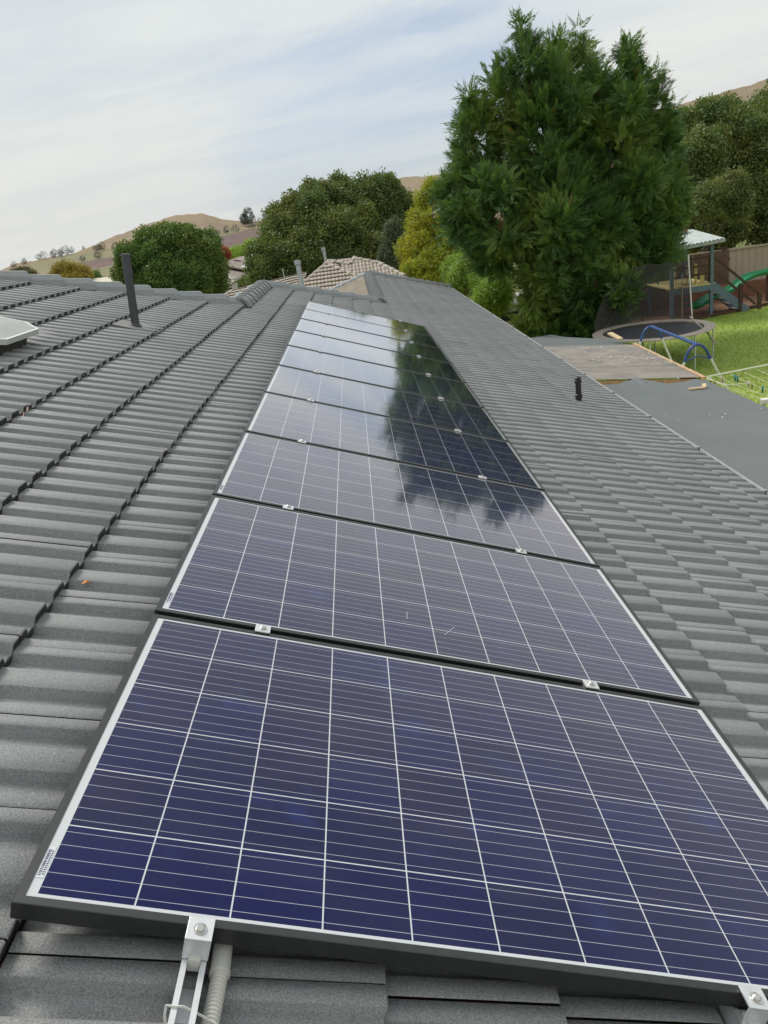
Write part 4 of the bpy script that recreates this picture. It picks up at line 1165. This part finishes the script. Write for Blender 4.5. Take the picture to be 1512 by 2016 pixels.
def foliage(name, parent, lobes, n, size, tpls, mat, up=.5, out=.8, jit=.45, seed=1, shell=(.72, 1.06), squash=1.0, low_cut=None, sizevar=.35):
    rg = np.random.default_rng(seed)
    lobes = np.array(lobes, dtype=float)
    area = np.array([(l[3] * l[5] + l[3] * l[4] + l[4] * l[5]) for l in lobes]); pr = area / area.sum()
    pos = []; dirs = []; lid = []
    while sum(len(p) for p in pos) < n:
        m_ = n * 2
        li = rg.choice(len(lobes), m_, p=pr); L = lobes[li]
        d = rg.normal(0, 1, (m_, 3)); d /= np.linalg.norm(d, axis=1)[:, None]
        r_ = rg.uniform(shell[0], shell[1], m_)
        # lumpy surface: low-frequency radial modulation gives clumps and gaps
        fr = np.sin(d[:, 0] * 5.1 + li * 1.7) * np.sin(d[:, 1] * 4.3 + li) + np.sin(d[:, 2] * 7.3 + d[:, 0] * 3 + li * .7)
        r_ = r_ * (1 + .07 * fr) * (1 + .30 * rg.random(m_) ** 7)
        p = L[:, :3] + d * L[:, 3:6] * r_[:, None]
        keep = np.ones(m_, bool)
        for k, l in enumerate(lobes):
            q = (p - l[:3]) / l[3:6]; inside = (q ** 2).sum(1) < .40
            keep &= ~(inside & (li != k))
        if low_cut is not None: keep &= p[:, 2] > low_cut
        lid.append(li[keep]); pos.append(p[keep]); nd = d / L[:, 3:6] * L[:, 3:4]; nd /= np.linalg.norm(nd, axis=1)[:, None]; dirs.append(nd[keep])
    pos = np.concatenate(pos)[:n]; d = np.concatenate(dirs)[:n]
    clr = rg.random(len(lobes))[np.concatenate(lid)[:n]]
    ax = d * out + np.array([0, 0, up]) + rg.normal(0, jit, (n, 3)); ax /= np.linalg.norm(ax, axis=1)[:, None]
    ref = rg.normal(0, 1, (n, 3)); x = np.cross(ref, ax); x /= np.linalg.norm(x, axis=1)[:, None]; y = np.cross(ax, x)
    sc_ = size * (1 + rg.uniform(-sizevar, sizevar, n))
    Vs = []; Fs = []; Rs_ = []; Cs_ = []; off = 0
    ti = rg.integers(0, len(tpls), n); rnd = rg.random(n)
    for k, (tv, tf) in enumerate(tpls):
        idx = np.where(ti == k)[0]
        if not len(idx): continue
        M3 = np.stack([x[idx], y[idx], ax[idx]], 2) * sc_[idx][:, None, None]
        P_ = np.einsum('nij,vj->nvi', M3, tv) + pos[idx][:, None, :]
        Vs.append(P_.reshape(-1, 3)); nv = len(tv)
        Fs.append((tf[None] + (np.arange(len(idx)) * nv)[:, None, None] + off).reshape(-1, 3)); off += len(idx) * nv
        Rs_.append(np.repeat(rnd[idx], nv)); Cs_.append(np.repeat(clr[idx], nv))
    o = mesh_obj(name, np.concatenate(Vs) - np.array(parent.location), np.concatenate(Fs), mat, parent, attrs={'rnd': np.concatenate(Rs_), 'clump': np.concatenate(Cs_)})
    return o

def plumes(name, parent, lobes, nb, per, size, blen, tpls, mat, seed, lift=.55, inner=6000):
    """conifer crown: branch ends all over the lobes, every one a fan of flat sprays"""
    rg = np.random.default_rng(seed); lobes = np.array(lobes, dtype=float)
    area = np.array([(l[3] * l[5] + l[3] * l[4]) for l in lobes]); pr = area / area.sum()
    P = []; Dn = []; K = []
    while len(P) < nb:
        k = rg.choice(len(lobes), p=pr); l = lobes[k]
        d = rg.normal(0, 1, 3); d /= np.linalg.norm(d)
        p = l[:3] + d * l[3:6] * rg.uniform(.80, 1.02)
        q = ((p - lobes[:, :3]) / lobes[:, 3:6]); ins = (q ** 2).sum(1) < .62; ins[k] = False
        if ins.any(): continue
        n = d / l[3:6]; n /= np.linalg.norm(n); P.append(p); Dn.append(n); K.append(rg.random())
    P = np.array(P); Dn = np.array(Dn); K = np.array(K)
    up = np.array([0, 0, 1.0])
    ax = Dn + up * (lift + rg.normal(0, .18, nb))[:, None] + rg.normal(0, .22, (nb, 3)); ax /= np.linalg.norm(ax, axis=1)[:, None]
    bl = blen * rg.uniform(.6, 1.35, nb)
    pos = []; dirs = []; sz = []; ck = []; nrm = []
    side = np.cross(ax, up); side /= np.linalg.norm(side, axis=1)[:, None] + 1e-6
    nz = np.cross(side, ax)
    for i in range(nb):
        f = rg.random(per) ** .8
        ang = rg.uniform(-1, 1, per) * (1.0 - .8 * f)
        tilt = rg.normal(0, .38, per)
        dd = ax[i] * np.cos(ang)[:, None] + side[i] * np.sin(ang)[:, None] + nz[i] * tilt[:, None]
        dd /= np.linalg.norm(dd, axis=1)[:, None]
        spine = P[i] + ax[i] * ((f - .75) * bl[i])[:, None] + up * (-.12 * bl[i] * f * f)[:, None]
        pos.append(spine + dd * .05); dirs.append(dd); sz.append(size * (1.1 - .45 * f) * rg.uniform(.7, 1.25, per)); ck.append(np.full(per, K[i])); nrm.append(np.tile(nz[i], (per, 1)) + rg.normal(0, .35, (per, 3)))
    # sparse inner growth that closes the view through the crown
    li = rg.choice(len(lobes), inner, p=pr); d = rg.normal(0, 1, (inner, 3)); d /= np.linalg.norm(d, axis=1)[:, None]
    pos.append(lobes[li, :3] + d * lobes[li, 3:6] * rg.uniform(.35, .8, inner)[:, None]); dirs.append(d); sz.append(np.full(inner, size * 1.7)); ck.append(rg.random(inner) * .3); nrm.append(rg.normal(0, 1, (inner, 3)))
    pos, ax2, sz, ck, nm = np.concatenate(pos), np.concatenate(dirs), np.concatenate(sz), np.concatenate(ck), np.concatenate(nrm)
    y = np.cross(nm, ax2); y /= np.linalg.norm(y, axis=1)[:, None]; x = np.cross(y, ax2)
    n = len(pos); ti = rg.integers(0, len(tpls), n); rnd = rg.random(n)
    Vs = []; Fs = []; Rs_ = []; Cs_ = []; off = 0
    for k, (tv, tf) in enumerate(tpls):
        idx = np.where(ti == k)[0]
        M3 = np.stack([x[idx], y[idx], ax2[idx]], 2) * sz[idx][:, None, None]
        Vs.append((np.einsum('nij,vj->nvi', M3, tv) + pos[idx][:, None, :]).reshape(-1, 3)); nv = len(tv)
        Fs.append((tf[None] + (np.arange(len(idx)) * nv)[:, None, None] + off).reshape(-1, 3)); off += len(idx) * nv
        Rs_.append(np.repeat(rnd[idx], nv)); Cs_.append(np.repeat(ck[idx], nv))
    return mesh_obj(name, np.concatenate(Vs) - np.array(parent.location), np.concatenate(Fs), mat, parent, attrs={'rnd': np.concatenate(Rs_), 'clump': np.concatenate(Cs_)})

def lumpy(lobes, k=9, f=(.26, .42), seed=0, up=.15):
    """adds secondary clumps round the surface of every main lobe"""
    rg = np.random.default_rng(seed + 100); out = [tuple(np.array(l) * np.array([1, 1, 1, .86, .86, .86])) for l in lobes]
    for l in lobes:
        l = np.array(l)
        for _ in range(k):
            d = rg.normal(0, 1, 3); d[2] += up; d /= np.linalg.norm(d); q = rg.uniform(*f)
            r_ = min(l[3], l[5]) * q
            c = l[:3] + d * (l[3:6] - r_ * rg.uniform(.1, .7))
            out.append((*c, r_, r_, r_ * rg.uniform(.9, 1.4)))
    return out
def tree(name, label, cat, base, lobes, n, size, tpls, mat, trunk_r=.2, group=None, lump=None, plume=None, **kw):
    base = Vector(base)
    t = thing(name, label, cat, base, group)
    lob = lobes
    cz = max(l[2] for l in lob)
    top = Vector((np.mean([l[0] for l in lob]), np.mean([l[1] for l in lob]), cz))
    tr_ = MB()
    N_ = 7; pts = [base.lerp(top, k / (N_ - 1)) + Vector((random.uniform(-1, 1), random.uniform(-1, 1), 0)) * trunk_r * .4 * (0 < k) for k in range(N_)]
    tr_.tube([p - base for p in pts], [trunk_r * (1.25 if k == 0 else 1 - .82 * k / (N_ - 1)) for k in range(N_)], 10)
    for l in lob[:9]:
        e = Vector(l[:3]); s = pts[max(1, min(N_ - 2, int((e.z - base.z) / max(.1, top.z - base.z) * N_ * .6)))]
        mid = s.lerp(e, .5) + Vector((0, 0, -.05 * (e - s).length))
        tr_.tube([s - base, mid - base, e - base], [trunk_r * .42, trunk_r * .28, trunk_r * .08], 7)
    tr_.build('trunk', M_trunk, t, smooth=True)
    if plume is not None:
        plumes('crown', t, lumpy(lob, seed=7, **lump), mat=mat, **plume); return t
    foliage('crown', t, lumpy(lob, seed=kw.get('seed', 1), **lump) if lump is not None else lob, n, size, tpls, mat, **kw)
    return t

con = [(6.41,24.6,4.153,0.682,0.682,1.363), (7.565,25.2,4.166,0.516,0.516,1.487), (8.345,25.4,3.893,0.522,0.522,1.474), (5.65,24.8,3.542,0.664,0.664,1.433), (9.873,25.6,3.381,0.717,0.717,1.372), (10.648,25.8,2.74,0.571,0.571,1.237), (4.877,24.6,2.591,0.82,0.82,1.397), (10.993,25.8,1.602,0.58,0.58,1.37),
       (6.718,24.2,2.18,1.427,1.427,2.104), (8.801,24.6,1.799,1.458,1.458,2.149), (4.431,24.4,0.937,0.679,0.679,1.158), (4.053,24.2,0.55,0.555,0.555,0.77), (5.174,23.6,0.398,1.206,1.206,1.658), (6.95,23.2,0.019,1.566,1.566,1.938), (8.981,23.9,-0.256,1.462,1.462,1.693), (10.676,25,-0.184,0.641,0.641,1.283),
       (4.886,23.8,-0.361,0.707,0.707,0.799), (6.216,23,-1.384,0.997,0.997,1.209), (7.564,23,-1.937,1.143,1.143,1.371), (8.302,23.2,-2.507,0.557,0.557,0.929), (9.78,24,-1.254,0.815,0.815,0.784), (6.667,23.3,-2.904,1.126,1.126,0.939), (7.652,23.5,-3.38,0.952,0.952,0.714), (6.392,23.6,-2.903,0.633,0.633,0.791), (6.715,24,2.907,0.589,0.589,1.253), (3.861,24.5,1.333,0.37,0.37,0.462)]
tree('conifer', 'huge dark green cypress conifer with feathery sprays towering over the garden', 'conifer', (8.2, 25.6, GZ), con, 0, 0, None, L_con, .42, plume=dict(nb=2500, per=38, size=.25, blen=1.0, tpls=SPR, seed=3, lift=.85, inner=16000), lump=dict(k=9, f=(.24, .42), up=.1))
dd = thing('dead_branch', None, None) if False else None

rt_ = [(17.569,38,2.407,1.353,1.353,1.213), (19.164,39,2.228,1.582,1.582,1.438), (21.113,40,2.201,1.475,1.475,1.622), (22.616,40,1.826,1.48,1.48,1.973), (16.224,36,0.961,1.482,1.482,1.571), (18.516,37,0.394,2.086,2.086,1.854), (21.186,38,-0.58,2.16,2.16,2.16), (16.711,35.5,-0.906,1.58,1.58,1.354), (19.505,36.5,-1.491,1.748,1.748,1.165), (15.778,36,-0.993,1.145,1.145,1.374), (16.466,38,1.801,0.798,0.798,1.174)]
tree('broadleaf_tree', 'broad dark green tree rising behind the playhouse and fence at the right edge', 'tree', (17.5, 38, GZ - .4), rt_, 20000, .52, CLU, L_dark, .4, lump=dict(k=8), up=.3, seed=5)
br_ = [(15.076,31.8,-0.053,0.725,0.725,0.523), (15.976,32,0.078,0.607,0.607,0.607), (14.691,31.6,-0.478,0.523,0.523,0.442), (16.297,32,-0.495,0.488,0.488,0.529)]
tree('young_tree', 'small bright olive green tree in front of the dark tree above the play roof', 'tree', (14.2, 31.8, GZ), br_, 1500, .34, NARROW, L_oak, .08, up=.5, seed=6)

mid_ = [(0.962,50,1.752,2.469,2.469,1.481), (-1.183,49,1.737,2.118,2.118,1.362), (3.029,50,0.893,1.863,1.863,1.552), (-2.951,48,0.837,1.643,1.643,1.493), (-0.482,47,0.098,2.647,2.647,1.912), (2.774,49,-0.676,2.002,2.002,1.848), (-3.781,46,-0.539,1.303,1.303,1.448), (-2.081,45.5,-1.025,2.014,2.014,1.438), (0.789,46,-1.301,2.039,2.039,1.31), (-4.421,45,-1.368,1.028,1.028,0.971), (4.173,50,0.003,1.25,1.25,1.562), (2.438,50,2.277,1.383,1.383,0.983), (0.121,50,2.354,1.383,1.383,0.983)]
tree('oak_tree', 'large spreading olive green tree behind the beige tiled roof', 'tree', (0, 49, -5), mid_, 22000, .60, CLU, L_oak, .5, lump=dict(k=8), up=.35, seed=8)
lt_ = [(-7.835,38,0.961,1.379,1.379,0.951), (-8.72,37.5,0.283,1.465,1.465,1.087), (-6.702,38,0.099,1.198,1.198,1.102), (-9.514,37,-0.261,0.844,0.844,0.797), (-7.695,37,-0.396,1.76,1.76,0.892), (-6.171,38.5,-0.774,0.734,0.734,0.881), (-8.311,37,-0.998,2.125,2.125,0.519), (-8.502,38,1.188,0.806,0.806,0.617), (-6.899,38,1.062,0.76,0.76,0.617)]
tree('round_tree', 'round bright green tree behind the ridge, beside the charcoal vent pipe', 'tree', (-7.2, 38.5, -5), lt_, 13000, .46, CLU, L_round, .35, lump=dict(k=8), up=.35, seed=9)
ye_ = [(4.869,40,1.182,0.846,0.846,0.846), (4.518,39,0.058,0.981,0.981,0.981), (5.208,38,-0.481,0.818,0.818,1.202), (3.694,38,-0.968,0.87,0.87,1.015), (4.74,37,-1.525,1.065,1.065,0.994), (3.835,36.5,-1.715,0.984,0.984,0.703), (5.609,37,-1.189,0.613,0.613,1.18)]
tree('yellow_tree', 'yellow green autumn tree between the spreading tree and the big conifer', 'tree', (4.6, 38, GZ), ye_, 5200, .42, NARROW, L_yel, .16, lump=dict(k=8), up=.5, seed=10)
gt_ = [(2.961,43,-0.283,0.487,0.487,0.974), (2.617,42.5,-1.253,0.593,0.593,0.971), (2.964,42,-1.923,0.59,0.59,0.751)]
tree('poplar', 'slim grey green upright tree in front of the spreading tree', 'tree', (3.2, 42.5, -5), gt_, 1500, .34, NARROW, L_grey, .1, up=1.0, seed=12)
li_ = [(5.047,31,-1.748,0.682,0.682,0.562), (5.502,29,-1.953,0.567,0.567,0.756), (4.801,32,-1.48,0.619,0.619,0.495), (5.399,30.5,-1.477,0.552,0.552,0.512), (5.363,27.5,-2.314,0.578,0.578,0.614), (5.318,30.5,-1.276,0.668,0.668,0.668), (5.635,27.2,-2.097,0.428,0.428,0.642), (4.719,31,-1.995,0.483,0.483,0.403), (5.02,27.6,-2.668,0.401,0.401,0.437)]
tree('lime_shrub', 'lime green leafy shrub beside the far gutter under the conifer', 'shrub', (5.2, 29.5, GZ), li_, 5200, .28, NARROW, L_lime, .06, up=.9, seed=13)
am_ = [(-20.466,60,0.208,0.897,0.897,0.636), (-19.638,60,-0.086,0.974,0.974,0.599), (-21.251,60,-0.156,0.525,0.525,0.375), (-19.831,59,-0.354,1.107,1.107,0.369)]
tree('amber_tree', 'amber yellow tree just above the ridge at the left', 'tree', (-20, 60, -5.5), am_, 1500, .42, CLU, L_amber, .14, seed=14)
bu_ = [(-24.423,62,0.518,0.771,0.771,0.347), (-24.521,61,0.409,0.532,0.532,0.266), (-23.465,61,0.338,0.456,0.456,0.266)]
tree('brown_shrub', 'olive brown rounded shrub above the ridge at the far left', 'shrub', (-24.5, 61.5, -5.5), bu_, 700, .40, CLU, L_brown, .1, seed=15)
tree('green_shrub', 'dark green shrub just right of the amber tree', 'shrub', (-18.3, 62, -5.5), [(-19.22,62,-0.456,0.62,0.62,0.349), (-19.314,61,-0.525,0.458,0.458,0.305)], 450, .40, CLU, L_round, .08, seed=16)
tree('red_shrub', 'coral red leafed shrub beside the distant brown roof', 'shrub', (-12.5, 78, -5.5), [(-11.831,80,-0.48,0.596,0.596,0.547), (-12.241,80,-0.758,0.498,0.498,0.398)], 420, .5, CLU, L_red, .1, seed=17)
hd_ = [(-11.143,86,-0.599,1.067,1.067,0.48), (-9.972,88,-0.308,0.872,0.872,0.654), (-11.856,85,-0.821,0.739,0.739,0.423), (-9.253,88,-0.876,0.984,0.984,0.656), (-10.088,84,-0.87,1.566,1.566,0.418)]
tree('garden_hedge', 'yellow green shrubbery behind the distant brown roof', 'hedge', (-10, 86, -5.5), hd_, 1300, .6, CLU, L_lime, .1, seed=18)
tree('garden_shrub', 'green shrub between the white shed and the beige roof', 'shrub', (-6.3, 46, -5.5), [(-5.486,46,-1.769,0.761,0.761,0.41), (-5.961,45,-1.851,0.573,0.573,0.344), (-5.016,46,-1.635,0.526,0.526,0.409)], 700, .42, CLU, L_oak, .06, seed=19)
tree('weeping_shrub', 'pale grey green shrub at the corner of the distant brown roof', 'shrub', (-5.2, 52, -5.5), [(-5.736,52,-1.742,0.296,0.296,0.461), (-5.938,52,-2.098,0.264,0.264,0.396)], 260, .36, NARROW, L_grey, .06, seed=20)
# shrubs hiding the space between conifer and back fence
bk_ = [(11.458,30.3,-2.868,0.894,0.894,0.795), (10.343,30,-3.463,0.992,0.992,0.793), (10.122,30.5,-2.699,0.998,0.998,0.898), (12.377,30.6,-2.242,0.796,0.796,0.717)]
tree('dark_shrub', 'dark shrub in the shade behind the trampoline net', 'shrub', (10.4, 30.4, GZ), bk_, 1300, .42, CLU, L_dark, .08, seed=22)

# far trees dotted over the hill
HT = [((-22.033,0.124), 5.5), ((-21.395,0.219), 6), ((-20.251,0.337), 8), ((-19.497,0.356), 8.5), ((-19.056,0.356), 7), ((-18.849,0.422), 9), ((-18.42,0.488), 6),
      ((-17.618,0.63), 3.6), ((-16.788,0.356), 7), ((-16.42,0.4), 7.5), ((-15.649,0.357), 6), ((-16.898,-0.078), 6), ((-17.871,-0.099), 5), ((-19.125,-0.142), 4.5),
      ((-9.383,0.309), 5), ((-9.035,0.327), 6), ((-8.266,0.387), 6), ((-7.748,0.383), 6), ((-6.722,0.67), 15), ((-6.523,0.447), 9), ((-5.109,0.749), 13), ]
HL_LAB = 'small dark tree dotted on the distant hill'
for i, ((az, el), hgt) in enumerate(HT):
    e_s = float(interp(SKY, az)); Rs = float(np.interp(az, [-30, -2, 6, 30], [820, 760, 520, 430]))
    e0 = math.degrees(math.atan2(-5.6 - .942, 200)); v = min(1, max(0, (el - e0) / (e_s - e0) - .04))
    r = 200 + (Rs - 200) * v ** .85; e = e0 + (e_s - e0) * v
    p = Vector((.69 + math.sin(R(az)) * r, -.98 + math.cos(R(az)) * r, .942 + math.tan(R(e)) * r - .3))
    rr_ = random.Random(i); w_ = hgt * rr_.uniform(.45, .7)
    lob = [(p.x + rr_.uniform(-.3, .3) * w_, p.y, p.z + hgt * .55, w_ * .6, w_ * .6, hgt * .42), (p.x + rr_.uniform(-.7, .7) * w_, p.y, p.z + hgt * .42, w_ * .5, w_ * .5, hgt * .30), (p.x - .5 * w_, p.y + .2, p.z + hgt * .4, w_ * .45, w_ * .45, hgt * .28)]
    big = hgt > 12
    tree('hill_tree', 'tall dark tree standing alone on the hill crest right of the golden hilltop' if hgt == 15 else ('dark bushy tree on the hill crest at the edge of the spreading tree' if hgt == 13 else HL_LAB), 'tree', p, lob, 260 if not big else 600, hgt * .13, CLU, L_hill, hgt * .015, group='far trees on the hill', seed=40 + i)

import sys
scr = sc.build('dried_streak', M_streak)
tag(scr, 'two short pale scratch-like streaks on the second solar panel', 'streak')
bpy.context.view_layer.update()
